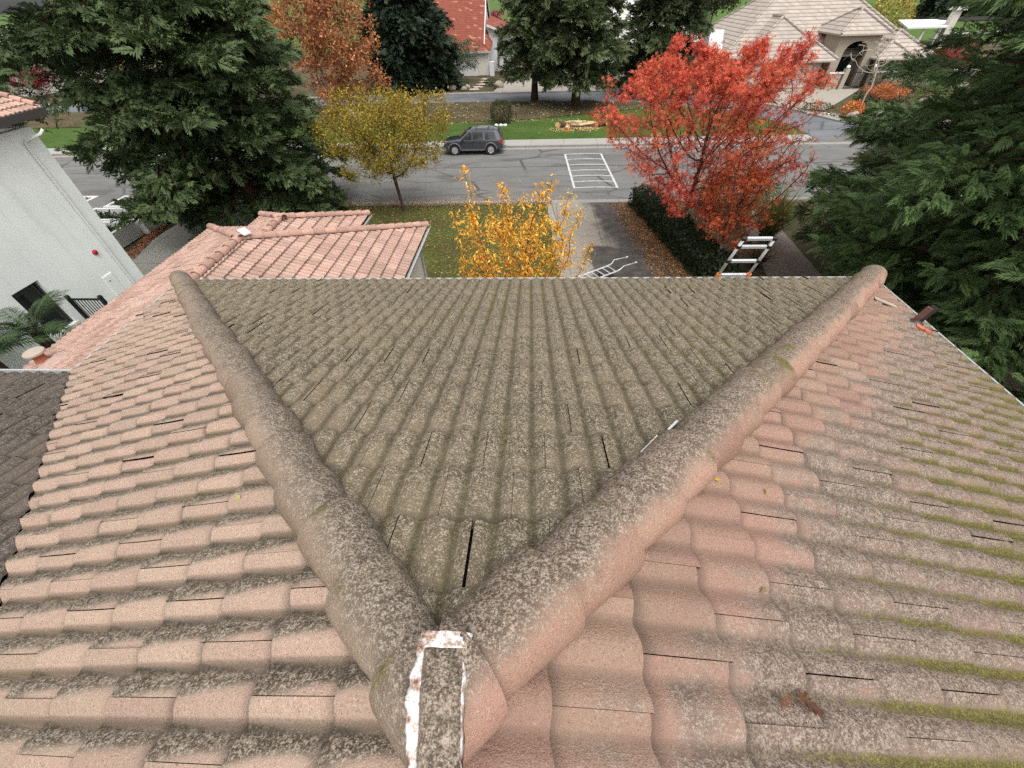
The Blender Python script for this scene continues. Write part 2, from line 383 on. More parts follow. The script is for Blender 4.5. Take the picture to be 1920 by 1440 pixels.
AX, AY, DD, MM, Z0 = -.256, .146, 5.512, .34, 10-1.472
EY, EZ = AY+DD, Z0-MM*DD          # front eave
XL, XR = AX-DD, AX+DD
def house():
    h = thing('tiled_house', 'two storey house under the camera with weathered lichen covered roof tiles and round hip caps', 'house', (0,0,0))
    s2 = math.sqrt(.5); LL = math.hypot(DD, MM*DD)
    slope('front_roof_slope', (AX,AY,Z0), (1,0,0), (0,1,0), MM, -DD-.3, DD+.3, LL,
          [((AX,AY,0),(s2,-s2,0)), ((AX,AY,0),(-s2,-s2,0))], M['front'], h, 3, 1.15, gapk=.6, ph=.1025, wide=(15,.016))['label'] = 'front roof slope covered in grey brown lichen'
    slope('side_roof_slope', (AX,AY,Z0), (0,1,0), (-1,0,0), MM, -3.4, DD+.3, LL,
          [((AX,AY,0),(s2,s2,0)), ((XL,3.41,0),(-s2,-s2,0))], M['left'], h, 4, 1.2, gapk=.75)['label'] = 'pinkish tan roof slope left of the hip'
    slope('side_roof_slope', (AX,AY,Z0), (0,1,0), (1,0,0), MM, -3.4, DD+.3, LL,
          [((AX,AY,0),(-s2,s2,0))], M['right'], h, 5, 1.1, gapk=.75)['label'] = 'pink roof slope with mossy channels right of the hip'
    LW = 6.6
    slope('wing_roof_slope', (XL, 3.41-LW, EZ+MM*LW), (1,0,0), (0,1,0), MM, -5, 7, math.hypot(LW, MM*LW),
          [((XL,3.41,0),(s2,s2,0))], M['wing'], h, 6, 1.)['label'] = 'dark weathered roof slope of the side wing'
    # dark deck under the tiles
    z = -.045
    mb = MB(); ap = (AX,AY,Z0+z); bk = (AX,-3.2,Z0+z)
    mb.poly([ap,(XL,EY,EZ+z),(XR,EY,EZ+z)]); mb.poly([ap,bk,(XL,-3.2,EZ+z),(XL,EY,EZ+z)]); mb.poly([ap,(XR,EY,EZ+z),(XR,-3.2,EZ+z),bk])
    mb.poly([(XL-5,3.40,EZ+z-.02),(XL,3.40,EZ+z-.02),(XL+LW,3.40-LW,EZ+MM*LW+z-.02),(XL-5,3.40-LW,EZ+MM*LW+z-.02)])
    part('roof_deck', mb, M['under'], h)
    za = .058; d0 = .3
    caps('hip_cap', (AX,AY,Z0+za), (XL-.02,EY+.02,EZ+za), .142, M['capL'], h, 8, [((AX-.002,AY,0),(1,0,0))], start=-.75)['label'] = 'left hip cap of grey speckled round tiles'
    caps('hip_cap', (AX,AY,Z0+za), (XR+.02,EY+.02,EZ+za), .168, M['capR'], h, 9, [((AX+.002,AY,0),(-1,0,0))], start=-.75)['label'] = 'right hip cap with a clean pink lower side'
    caps('ridge_cap', (AX,-.62,Z0+za-.01), (AX,-3.2,Z0+za-.01), .16, M['capL'], h, 10, start=0)
    # round stopper closing each hip at the eave
    for sx, x in ((-1, XL-.02), (1, XR+.02)):
        mb = MB(); Rr = .132 if sx < 0 else .16
        q = Vector((sx,1,-MM)).normalized()
        mb.lathe([(Rr, 0), (Rr*.98, .02), (Rr*.8, .05), (Rr*.4, .075), (.01, .08)], 20, (x, EY+.02, EZ+za-.01), q.to_track_quat('Z','Y').to_matrix())
        part('hip_end', mb, M['capL' if sx < 0 else 'capR'], h, smooth=True)
    # mitre strip with old white sealant
    def arch(dlt, lift):
        rr = .168; a = abs(dlt)/math.sqrt(2)
        return Z0+za+rr-.35*max(dlt,0)**1-.10*max(-dlt,0)+lift-.01
    def strip(mb, x0, x1, d_0, d_1, lift, th, w2=None):
        n = 40
        vs = []
        for i in range(n+1):
            dd = d_0+(d_1-d_0)*i/n; k = i/n
            xa, xb = (x0, x1) if w2 is None else (x0+(w2[0]-x0)*k, x1+(w2[1]-x1)*k)
            zt = arch(dd, lift); nz = 6
            for j in range(nz+1):
                u = j/nz; bow = .004*math.sin(PI*u)
                vs.append((AX+xa+(xb-xa)*u, AY+dd, zt+bow-(.006 if j in (0, nz) else 0)))
        m = 7
        fs = [(i*m+j, i*m+j+1, (i+1)*m+j+1, (i+1)*m+j) for i in range(n) for j in range(m-1)]
        top = list(vs); bot = [(a, b, c-th) for a, b, c in vs]; o = len(top)
        fs += [tuple(reversed([o+i for i in f])) for f in fs]
        rim = [j for j in range(m)]+[i*m+m-1 for i in range(1, n+1)]+[n*m+j for j in range(m-2, -1, -1)]+[i*m for i in range(n-1, 0, -1)]
        fs += [(rim[i], o+rim[i], o+rim[(i+1) % len(rim)], rim[(i+1) % len(rim)]) for i in range(len(rim))]
        mb.add(top+bot, fs)
    mb = MB(); strip(mb, -.026, .080, .100, -.36, .020, .03, (.040, .132))
    o = part('mitre_tile', mb, M['capL'], h, smooth=True)
    a = o.data.color_attributes.new('ti', 'FLOAT_COLOR', 'POINT'); a.data.foreach_set('color', np.tile([.4,.9,.6,.95], len(o.data.vertices)).astype(np.float32))
    g = NG('peeling_white_sealant'); n1 = g.noise(38, 5, .7); n2 = g.noise(9, 3)
    col = g.ramp(g.add(g.mul(n1, .75), g.mul(n2, .25)), [(.38, (.17,.10,.075)), (.45, (.40,.28,.22)), (.51, (.58,.58,.57)), (.64, (.72,.73,.73))])
    M['sealant'] = g.bsdf(col, .8, 0, .3, n1, .5, .01)
    mb = MB(); strip(mb, -.048, -.020, .112, -.02, .010, .04, (-.046, -.002)); strip(mb, -.049, -.004, -.02, -.15, .010, .04, (-.014, .004)); strip(mb, .078, .091, .112, -.26, .008, .04, (.110, .116)); strip(mb, -.044, .098, .142, .100, .022, .045)
    from mathutils import noise as mn
    def jg(x, y, z):
        q = mn.noise_vector(Vector((x*38, y*38, z*20)))*.0055+mn.noise_vector(Vector((x*110, y*110, 3)))*.0025
        return (x+q.x, y+q.y, z+q.z*.7)
    mb.v = [jg(*p_) for p_ in mb.v]
    part('white_sealant', mb, M['sealant'], h, smooth=True)
    # drips of white sealant along the right hip
    for (x, y, l) in [(.70,1.36,.16),(.89,1.55,.10),(3.55,4.15,.09),(3.72,4.32,.07),(3.95,4.55,.16),(4.15,4.75,.10)]:
        mb = MB(); mb.box((x-.03, y-.02, Z0-MM*(y-.02-AY)+.055), (l, .014, .03), PI/4)
        part('sealant_drip', mb, M['white'], h)
    mb = MB(); mb.box((4.78,4.72,Z0-MM*(4.78-AX)+.055), (.34,.07,.012), -.15, math.atan(MM))
    part('bare_mortar_strip', mb, M['concrete_pot'], h)
    # gutters
    def gutter(x0, y0, x1, y1, zt, n):
        mb = MB(); e = Vector((x1-x0, y1-y0, 0)); nn = Vector(n)
        pts = [(0,-.10), (0,-.14), (.09,-.14), (.105,-.052), (.12,-.052), (.12,-.040), (.098,-.040), (.08,-.125), (.015,-.125), (.015,-.10)]
        mb.extr([Vector((x0,y0,zt))+nn*a+Vector((0,0,b)) for a, b in pts], e); return mb
    part('gutter', gutter(XL, EY+.01, XR, EY+.01, EZ+.03, (0,1,0)), M['white_metal'], h)
    part('gutter', gutter(XL-.01, 3.5, XL-.01, EY, EZ+.03, (-1,0,0)), M['white_metal'], h)
    part('gutter', gutter(XR+.01, -3, XR+.01, EY, EZ+.03, (1,0,0)), M['white_metal'], h)
    part('gutter', gutter(XL-5, 3.42, XL-.02, 3.42, EZ+.03, (0,1,0)), M['white_metal'], h)
    mb = MB(); mb.b2(XL+.5, XR-.5, -3.2, EY-.55, 0, EZ-.12); mb.b2(XL-5, XL+.6, -3.2, 2.9, 0, EZ-.12)
    part('wall', mb, M['cream'], h)
    # rusty flue stub on the right slope
    mb = MB(); p = Vector((5.02,4.40,0)); p.z = Z0-MM*(p.x-AX)+.03
    q = p+Vector((.04,.05,.33))
    mb.box(p+Vector((0.015,.015,.11)), (.05,.065,.25), .5, .2, .15)
    M['rust'] = simple('rusty_metal', (.16,.08,.065), .8, .2, .6, 14)
    v = part('flue_stub', mb, M['rust'], h)
    mb = MB(); mb.box(p+Vector((.045,.0,.12)), (.008,.085,.29), .5, .2, .15); part('flange', mb, M['dark_metal'], v)
    mb = MB(); mb.lathe([(.09,0),(.08,.02),(.05,.035),(.035,.05)], 10, p+Vector((0,0,-.0))); part('collar', mb, M['dark_metal'], v)
    mb = MB()
    for (dx, dy, s) in [(-.06,-.14,.10), (.03,-.17,.11), (-.02,-.22,.06)]:
        mb.box(p+Vector((dx,dy,.02-MM*dx)), (s,s*.8,.03), dx*9, math.atan(MM))
    part('broken_tile_chips', mb, M['terracotta'], h)
    # ---- lower garage roof of the same house
    gx0, gx1, rx, ry, gz, rz = -12.7, -4.0, -8.35, 10.75, 3.5, 5.03; m = (rz-gz)/4.35
    Lg = math.hypot(4.35, rz-gz); fy = ry+4.35
    slope('garage_roof_slope', (rx,ry,rz), (0,1,0), (1,0,0), m, -5.4, 4.7, Lg, [((rx,ry,0),(-s2,s2,0))], M['pink'], h, 21, .6, 6, .6)
    slope('garage_roof_slope', (rx,ry,rz), (0,1,0), (-1,0,0), m, -9.4, 4.7, Lg, [((rx,ry,0),(s2,s2,0))], M['pink'], h, 22, .6, 6, .6)
    slope('garage_roof_slope', (rx,ry,rz), (1,0,0), (0,1,0), m, -4.7, 4.7, Lg, [((rx,ry,0),(s2,-s2,0)), ((rx,ry,0),(-s2,-s2,0))], M['pink'], h, 23, .6, 6, .6)
    z = -.05; mb = MB()
    mb.poly([(rx,ry,rz+z),(gx0,fy,gz+z),(gx1,fy,gz+z)]); mb.poly([(rx,ry,rz+z),(rx,1.5,rz+z),(gx0,1.5,gz+z),(gx0,fy,gz+z)]); mb.poly([(rx,ry,rz+z),(gx1,fy,gz+z),(gx1,5.2,gz+z),(rx,5.2,rz+z)])
    # front extension
    ex0, ex1, erx, ery, erz = -11.2, -6.65, -8.92, 14.0, 3.5+.8; me_ = .8/2.27; Le = math.hypot(2.27,.8)
    slope('garage_roof_slope', (erx,ery,erz), (0,1,0), (1,0,0), me_, -2.2, 2.5, Le, [((erx,ery,0),(-s2,s2,0))], M['pink'], h, 24, .6, 6, .6)
    slope('garage_roof_slope', (erx,ery,erz), (0,1,0), (-1,0,0), me_, -2.2, 2.5, Le, [((erx,ery,0),(s2,s2,0))], M['pink'], h, 25, .6, 6, .6)
    slope('garage_roof_slope', (erx,ery,erz), (1,0,0), (0,1,0), me_, -2.5, 2.5, Le, [((erx,ery,0),(s2,-s2,0)), ((erx,ery,0),(-s2,-s2,0))], M['pink'], h, 26, .6, 6, .6)
    efy = ery+2.27
    mb.poly([(erx,ery,erz+z),(ex0,efy,gz+z),(ex1,efy,gz+z)]); mb.poly([(erx,ery,erz+z),(erx,12,erz+z),(ex0,12,gz+z),(ex0,efy,gz+z)]); mb.poly([(erx,ery,erz+z),(ex1,efy,gz+z),(ex1,12,gz+z),(erx,12,erz+z)])
    part('garage_roof_deck', mb, M['under'], h)
    kw = dict(expo=.36, ln=.42, arc=190, jit=.6)
    for i, (a, b) in enumerate([((rx,ry,rz),(gx1,fy,gz)), ((rx,ry,rz),(gx0,fy,gz)), ((rx,ry,rz),(rx,2.5,rz)), ((erx,ery,erz),(ex1,efy,gz)), ((erx,ery,erz),(ex0,efy,gz)), ((erx,ery,erz),(erx,12,erz))]):
        caps('garage_ridge_cap', (a[0],a[1],a[2]+.05), (b[0],b[1],b[2]+.05), .135, M['pinkcap'], h, 30+i, start=0, **kw)
    part('gutter', gutter(gx1+.01, 5.2, gx1+.01, fy, gz+.03, (1,0,0)), M['white_metal'], h)
    part('gutter', gutter(ex1+.01, 13.2, ex1+.01, efy, gz+.03, (1,0,0)), M['white_metal'], h)
    mb = MB(); mb.b2(gx0+.5, gx1-.35, 3, fy-.4, 0, gz-.1); mb.b2(ex0+.4, ex1-.4, fy-.6, efy-.4, 0, gz-.1)
    part('garage_wall', mb, M['cream'], h)
    mb = MB(); mb.tube([(gx1-.28,fy-.55,gz-.1),(gx1-.28,fy-.55,.2),(gx1-.05,fy-.5,.1)], .045, 8); part('downpipe', mb, M['white_metal'], h)
    mb = MB(); mb.box((rx+.12,ry+.12,rz+.17), (.34,.22,.04), -.6, .2); part('white_sealant', mb, M['white'], h)
    # terracotta flue and cement patches on the near strip
    def zl(x): return gz+(x-gx0)*m
    mb = MB(); px, py = -11.75, 6.75
    mb.lathe([(.17,-.1),(.15,.04),(.12,.14),(.115,.22),(.12,.27)], 16, (px,py,zl(px)))
    f = part('terracotta_flue', mb, M['terracotta'], h, smooth=True)
    mb = MB(); mb.lathe([(.19,.27),(.215,.29),(.21,.33),(.18,.35),(.05,.355)], 18, (px,py,zl(px))); part('cap', mb, M['concrete_pot'], f)
    g = NG('smeared_cement'); n1 = g.noise(11, 4, .6)
    M['cement'] = g.bsdf(g.ramp(n1, [(.46,(.375,.24,.195)), (.6,(.40,.31,.265)), (.7,(.44,.38,.34))]), .9)
    for (cx, cy, rr_) in [(-10.95,6.35,.5), (-10.1,8.3,.35)]:
        mb = MB(); vs = []; n = 14
        for k in range(n):
            for q in (1., .5):
                a = 2*PI*k/n; r_ = rr_*q*(1+.25*math.sin(3*a+cx)); x = cx+r_*math.cos(a); y = cy+r_*math.sin(a)*.8
                vs.append((x, y, zl(x)+(.03 if q == 1 else .10)))
        vs.append((cx,cy,zl(cx)+.12))
        fs = [(2*k,2*((k+1)%n),2*((k+1)%n)+1,2*k+1) for k in range(n)]+[(2*k+1,2*((k+1)%n)+1,2*n) for k in range(n)]
        mb.add(vs, fs); part('cement_patch', mb, M['cement'], h, smooth=True)
    return h
HOUSE = house()
# ------------------------------------------------------------------ ground, roads, lawns
def flat(name, pts, z, mat, kind='structure', thick=0):
    mb = MB()
    if thick: mb.prism(pts, z-thick, z)
    else: mb.poly([(x, y, z) for x, y in pts])
    return struct(name, mb, mat, kind)
def arcpts(pts, n=8):
    """Catmull-Rom through the points"""
    P = [Vector((*p, 0)) for p in pts]; out = []
    for i in range(len(P)-1):
        a, b, c, d = P[max(i-1,0)], P[i], P[i+1], P[min(i+2,len(P)-1)]
        for k in range(n):
            t = k/n
            q = .5*((2*b)+(c-a)*t+(2*a-5*b+4*c-d)*t*t+(3*b-a-3*c+d)*t**3); out.append((q.x, q.y))
    out.append((P[-1].x, P[-1].y)); return out
def ground_mats():
    g = NG('asphalt'); v = g.obj()
    big = g.noise(.18, 4, .6, v); st = g.noise(1.2, 5, .65, g.scale((.22,1.,1), v)); fi = g.noise(30, 3, .7, v)
    col = g.ramp(g.add(g.mul(big,.35), g.mul(st,.4), g.mul(fi,.25)), [(.34,(.095,.093,.088)), (.5,(.140,.137,.130)), (.66,(.175,.171,.162))])
    # tar lines and dark stains
    x, y, z = g.xyz(v)
    wv = g.add(y, g.mul(g.add(g.noise(.5, 3, .6, v), -.5), .5))
    ln = g.ma('ABSOLUTE', g.add(wv, -33.9)); l1 = g.ma('SUBTRACT', 1., g.step(ln, .04, .12))
    cr = g.n('TexVoronoi', feature='DISTANCE_TO_EDGE'); g.put(cr.inputs['Vector'], g.scale((.14,.3,.2), v)); cr.inputs['Scale'].default_value = 1
    l2 = g.mul(g.ma('SUBTRACT', 1., g.step(cr.outputs['Distance'], .008, .024)), g.step(big, .40, .55))
    stn = g.mul(g.step(g.noise(.42, 5, .65, g.scale((.5,1.4,1), v)), .54, .64), .62)
    col = g.mix(g.mul(g.ma('MAXIMUM', l1, l2), .8), col, (.05,.048,.045)); col = g.mix(stn, col, (.075,.07,.065))
    M['asphalt'] = g.bsdf(col, .9, 0, .25, fi, .3, .01)
    g = NG('court_asphalt'); v = g.obj(); big = g.noise(.3, 4, .6, v); fi = g.noise(24, 3, .7, v)
    cr = g.n('TexVoronoi', feature='DISTANCE_TO_EDGE'); g.put(cr.inputs['Vector'], g.scale((.2,.45,.2), v)); cr.inputs['Scale'].default_value = 1
    l2 = g.ma('SUBTRACT', 1., g.step(cr.outputs['Distance'], .006, .02))
    col = g.ramp(g.add(g.mul(big,.6), g.mul(fi,.4)), [(.35,(.085,.09,.10)), (.65,(.16,.165,.175))])
    M['asphalt2'] = g.bsdf(g.mix(g.mul(l2,.6), col, (.04,.04,.045)), .9, 0, .25)
    def conc(name, A, B, jx=None, jy=None, stain=0):
        g = NG(name); v = g.obj(); n = g.noise(.8, 5, .65, v); f = g.noise(26, 3, .7, v)
        col = g.mix(g.ma('ADD', g.mul(n,.8), g.mul(f,.3), clamp=True), A, B)
        x, y, z = g.xyz(v)
        for s, j in ((x, jx), (y, jy)):
            if j:
                fr = g.ma('FRACT', g.mul(g.add(s, j[1]), 1/j[0])); e = g.ma('ABSOLUTE', g.add(fr, -.5))
                col = g.mix(g.mul(g.step(e, .5-.018/j[0]*1.6, .5-.004/j[0]), .75), col, (.06,.055,.05))
        if stain:   # the wet dark half of the drive and its pale dry patch
            wl = g.add(x, g.mul(y, .11), g.mul(g.add(g.noise(.7, 4, .6, v), -.5), 2.2))
            wet = g.step(wl, 6.15, 6.9)
            w2 = g.step(g.add(g.mul(y, -1.), g.mul(g.add(g.noise(1.1, 4, .6, v), -.5), 1.6)), -20.6, -20.1)
            w2 = g.mul(w2, g.step(g.add(x, g.mul(g.add(g.noise(1.4, 4, .6, v), -.5), .8)), 2.9, 3.2))
            w3 = g.mul(g.step(g.add(x, g.mul(g.add(g.noise(.9, 4, .6, v), -.5), 1.4)), 4.3, 4.8), g.ma('SUBTRACT', 1., g.step(y, 23.6, 24.6)))
            wet = g.ma('MAXIMUM', g.ma('MAXIMUM', wet, w2), w3)
            wc = g.ramp(g.noise(2, 4, .6, v), [(.35,(.030,.027,.026)), (.65,(.075,.068,.062))])
            col = g.mix(g.mul(wet, .92), col, wc)
        return g.bsdf(col, .85, 0, .3, f, .2, .01)
    M['drive'] = conc('driveway_concrete', (.205,.180,.146), (.285,.260,.217), (2.26,.62), (2.45,.4), 1)
    M['walk'] = conc('sidewalk_concrete', (.244,.238,.215), (.325,.313,.290), (2.9,0))
    M['kerb'] = conc('kerb_concrete', (.186,.174,.155), (.291,.273,.248), (3.1,.5))
    M['drive2'] = conc('pale_driveway', (.248,.223,.186), (.322,.291,.248), (4,0), (3,0))
    M['drive3'] = conc('neighbour_drive', (.247,.240,.210), (.330,.315,.277), (3.6,0), (3.2,.4))
    def grass(name, A, B, Cc, leafy=0, lc=(.36,.24,.06)):
        g = NG(name); v = g.obj(); n = g.noise(.35, 5, .65, v); f = g.noise(14, 4, .75, v); s = g.noise(3, 3, .6, g.scale((.25,1,1), v))
        col = g.ramp(g.add(g.mul(n,.45), g.mul(f,.35), g.mul(s,.2)), [(.36,A), (.5,B), (.64,Cc)])
        if leafy:
            l = g.step(g.noise(9, 2, .8, v), .60, .64); l = g.mul(l, g.step(n, .5-leafy, .75-leafy)); col = g.mix(l, col, lc)
        return g.bsdf(col, .95, 0, .1, f, .8, .05)
    M['grass_far'] = grass('green_lawn', (.030,.058,.012), (.050,.088,.018), (.072,.110,.028))
    M['grass_near'] = grass('near_lawn', (.050,.042,.018), (.060,.068,.020), (.065,.10,.024), .35, (.26,.17,.05))
    M['cover'] = grass('brown_groundcover', (.034,.030,.015), (.064,.053,.028), (.098,.079,.045), .25, (.255,.188,.098))
    M['golf'] = grass('golf_grass', (.042,.078,.018), (.066,.120,.027), (.102,.138,.042))
    M['earth'] = grass('garden_earth', (.035,.030,.018), (.065,.055,.030), (.10,.09,.05), .3, (.28,.2,.12))
    g = NG('brick_paving'); br = g.n('TexBrick'); g.put(br.inputs['Vector'], g.obj()); br.inputs['Scale'].default_value = 4
    br.inputs[1].default_value = (.20,.15,.12,1); br.inputs[2].default_value = (.28,.22,.18,1); br.inputs[3].default_value = (.06,.05,.04,1)
    M['brick'] = g.bsdf(br.outputs[0], .9)
ground_mats()
flat('ground', [(-700,-60),(700,-60),(700,1500),(-700,1500)], -.16, M['golf'])
flat('yard_ground', [(-130,-20),(90,-20),(90,112),(-130,112)], -.06, M['earth'])
flat('street', [(-130,27.0),(70,27.0),(70,41.5),(27,41.5),(24,39.1),(-130,39.1)], 0, M['asphalt'])
crt = [(-130,57.6),(-60,57.4),(-15,58.2),(-2,58.2),(6,57.4),(13,55.5),(19,52),(23,47),(24.5,42),(24,39)]
outer = [(34,39),(31.5,41.6),(29,47),(27,52),(22,58),(14,62.6),(6,63.8),(-4,64),(-20,63.6),(-60,62.8),(-130,63)]
flat('court_road', arcpts(crt)+arcpts(outer), -.004, M['asphalt2'])
def band(name, path, w, z, mat, thick=.0, side=1):
    P = [Vector((*p,0)) for p in path]; vs = []
    for i, p in enumerate(P):
        t = (P[min(i+1,len(P)-1)]-P[max(i-1,0)]).normalized(); n = Vector((-t.y, t.x, 0))*side
        vs += [(p.x,p.y,z), (p.x+n.x*w, p.y+n.y*w, z)]
    mb = MB(); n = len(P)
    fs = [(2*i,2*i+2,2*i+3,2*i+1) for i in range(n-1)]
    if thick:
        k = len(vs); vs2 = [(a,b,c-thick) for a,b,c in vs]
        fs += [(2*i,k+2*i,k+2*i+2,2*i+2) for i in range(n-1)]+[(2*i+1,2*i+3,k+2*i+3,k+2*i+1) for i in range(n-1)]
        vs = vs+vs2
    mb.add(vs, fs); return struct(name, mb, mat)
band('court_kerb', arcpts(outer), .9, .11, M['kerb'], .2, -1)
for (x0, x1) in ((-130,24.2),):
    mb = MB(); mb.b2(x0, x1, 39.1, 39.35, -.1, .14); struct('far_kerb', mb, M['kerb'])
    mb = MB(); mb.b2(x0, x1, 39.354, 41.1, -.1, .135); struct('far_sidewalk', mb, M['walk'])
mb = MB(); mb.b2(-130, 70, 38.55, 39.095, -.1, .006); struct('far_gutter_pan', mb, M['kerb'])
mb = MB(); mb.b2(-130, 70, 26.55, 27.05, -.1, .008); struct('near_gutter_pan', mb, M['kerb'])
mb = MB(); mb.b2(-130, 1.35, 26.32, 26.55, -.1, .13); mb.b2(6.9, 70, 26.32, 26.55, -.1, .13); struct('near_kerb', mb, M['kerb'])
isl = [(-130,41.104),(24,41.104)]+list(reversed([p for p in arcpts(crt) if p[1] > 41.2]))
flat('island_lawn', isl, .12, M['grass_far'], thick=.2)
cov = arcpts([(-130,52),(-60,49.4),(-44,49.6),(-30,49),(-16,48.3),(-7,48.2),(-1,48.6),(3,49.7),(9,51.8),(14,53.2),(16,53.4)])+[p for p in reversed(arcpts([(-130,57.3),(-60,57.1),(-15,57.9),(-2,57.9),(6,57.1),(12,55.3),(16,53.6)]))]
# raised mound of low ground cover
def mound():
    bm = bmesh.new(); f = bm.faces.new([bm.verts.new((x,y,.125)) for x, y in cov])
    bmesh.ops.triangulate(bm, faces=[f]); bmesh.ops.subdivide_edges(bm, edges=bm.edges[:], cuts=3, use_grid_fill=True)
    bmesh.ops.subdivide_edges(bm, edges=[e for e in bm.edges if not e.is_boundary], cuts=1)
    bmesh.ops.triangulate(bm, faces=bm.faces[:])
    for v in bm.verts:
        if not v.is_boundary: v.co.z += .22+.07*math.sin(v.co.x*1.3)+random.uniform(-.05,.05)
        else: v.co.z += .04
    me = bpy.data.meshes.new('ground_cover'); bm.to_mesh(me); bm.free()
    o = link('ground_cover', me, M['cover']); o['kind'] = 'structure'
mound()
flat('near_lawn', [(-16,5),(2.0,5),(1.32,26.3),(-16,26.3)], .03, M['grass_near'], thick=.1)
flat('driveway', [(2.9,5),(2.0,17.5),(1.36,26.54),(6.86,26.54),(7.9,17.5),(8.6,5)], .012, M['drive'])
mb = MB(); mb.prism([(2.0,5),(2.86,5),(1.98,17.5),(1.34,26.4),(1.04,26.4)], -.05, .036); struct('concrete_edging', mb, M['kerb'])
flat('neighbour_driveway', [(-23.3,5),(-16.1,5),(-16.1,26.3),(-21.9,26.3)], .010, M['drive3'])
flat('garden_bed', [(6.9,5),(40,5),(40,26.3),(6.2,26.3)], .006, M['earth'])
flat('brick_path', [(10.6,14),(13.5,14),(14.2,25),(12.6,25)], .02, M['brick'])
flat('far_driveway', [(-5.2,64.9),(13.2,64.5),(15,80),(-3,80)], .03, M['drive2'])
flat('far_driveway', [(-21,64.4),(-15.5,64.6),(-15,72),(-21,72)], .03, M['drive2'])
flat('far_driveway', [(27.2,53.6),(30.3,50.2),(40.6,61.8),(38.6,65),(30,67)], .03, M['drive2'])
flat('paving_slab', [(36.2,46.5),(38.6,44.6),(42.2,47),(38.2,49.6)], .05, M['drive2'])
flat('paving_slab', [(34.2,47.7),(36.3,49.0),(35.6,51),(33.5,49.8)], .05, M['drive2'])
# white painted hatch box on the street
pm = NG('road_paint'); n = pm.noise(7, 4, .7); M['paint'] = pm.bsdf(pm.mix(pm.step(n, .38, .5), (.24,.235,.225), (.48,.48,.465)), .8)
mb = MB(); zz = .0045
def seg(a, b, w=.13):
    a, b = Vector((*a,0)), Vector((*b,0)); n = Vector((-(b-a).y,(b-a).x,0)).normalized()*w/2
    mb.poly([(p.x,p.y,zz) for p in (a-n, b-n, b+n, a+n)])
x0, x1, ya, yb = 3.02, 5.98, 29.2, 36.95
seg((x0,ya-.07),(x0-.2,yb+.07),.15); seg((x1,ya-.07),(x1-.2,yb+.07),.15)
for i, t in enumerate((0, .155, .31, .47, .64, .82, 1.)):
    y = ya+(yb-ya)*t; x = x0+.08-.2*t
    pts = [(x+2.8*k/6, y+.13*math.sin(PI*k/6)) for k in range(7)]
    for k in range(6): seg(pts[k], pts[k+1], .12)
struct('road_marking', mb, M['paint'])

# ------------------------------------------------------------------ foliage machinery
def frames(d, upv=None, roll=None):
    d = d/np.maximum(np.linalg.norm(d, axis=1, keepdims=True), 1e-9)
    u = np.tile([0,0,1.], (len(d),1)) if upv is None else upv
    y = np.cross(u, d); l = np.linalg.norm(y, axis=1, keepdims=True); y = np.where(l > 1e-4, y/np.maximum(l,1e-4), [0,1,0])
    z = np.cross(d, y)
    if roll is not None:
        c, s = np.cos(roll)[:,None], np.sin(roll)[:,None]; y, z = y*c+z*s, z*c-y*s
    return np.stack([d, y, z], 2)     # columns
def scatter(tv, tf, pos, R, sc, col, coljit=.12):
    n, m = len(pos), len(tv)
    sc = np.asarray(sc)
    if sc.ndim == 1: sc = sc[:,None]
    v = np.einsum('nij,nmj->nmi', R, tv[None]*sc[:,None,:])+pos[:,None,:]
    f = (tf[None]+(np.arange(n)*m)[:,None,None]).reshape(-1, tf.shape[1])
    c = np.repeat(col[:,None,:], m, 1)*(1+rng.normal(0, coljit, (n,1,1)))
    return v.reshape(-1,3), f, np.clip(c.reshape(-1,3), 0.004, 1)
LEAF = (np.array([(0,0,0),(.45,.30,.05),(1,0,-.12),(.45,-.30,.05)]), np.array([(0,1,2,3)]))
NARROW = (np.array([(0,0,0),(.4,.17,.04),(1,0,-.2),(.4,-.17,.04)]), np.array([(0,1,2,3)]))
def star():
    v = []; f = []
    for k in range(5):
        a = 2*PI*k/5+.3*math.sin(k*7); c, s = math.cos(a), math.sin(a); o = len(v)
        for (x, y, z) in ((0.05,0,0),(.5,.2,.08),(1,0,-.05),(.5,-.2,.08)): v.append((x*c-y*s, x*s+y*c, z+.12*math.sin(k*3.)*x))
        f.append((o,o+1,o+2,o+3))
    return np.array(v), np.array(f)
STAR = star()
def spray(seed, nn=13, wid=.34, droop=.18, nw=.034):
    """flat feathery conifer spray of narrow needles (unit length along +x)"""
    r = np.random.default_rng(seed); v = []; f = []
    for i in range(nn):
        t = (i+.3)/nn; l = wid*(1.05-.75*t)*(.75+.5*r.random())
        for s in (-1, 1):
            x = t*.92; z = -droop*t*t; o = len(v); fx = .16+.2*r.random()
            tip = (x+fx, s*l, z+r.normal(0,.05)-.05)
            v += [(x-nw,0,z+.012),(x+fx*.45, s*l*.5+nw*.9*s, z+.02), tip, (x+fx*.45+nw*1.3, s*l*.45-nw*.6*s, z+.01)]
            f.append((o,o+1,o+2,o+3))
    o = len(v); z = -droop; v += [(.85,.02,z*.75),(1.12,0,z*1.2),(.85,-.02,z*.75),(.8,0,z*.7)]; f.append((o,o+1,o+2,o+3))
    return np.array(v), np.array(f)
SPR = [spray(1,16,.30,.25,.024), spray(2,15,.34,.05,.024), spray(3,16,.26,.4,.026)]
SPRC = [spray(4, 7, .36, .22, .055), spray(5, 7, .32, .35, .055), spray(6, 8, .30, .0, .05)]
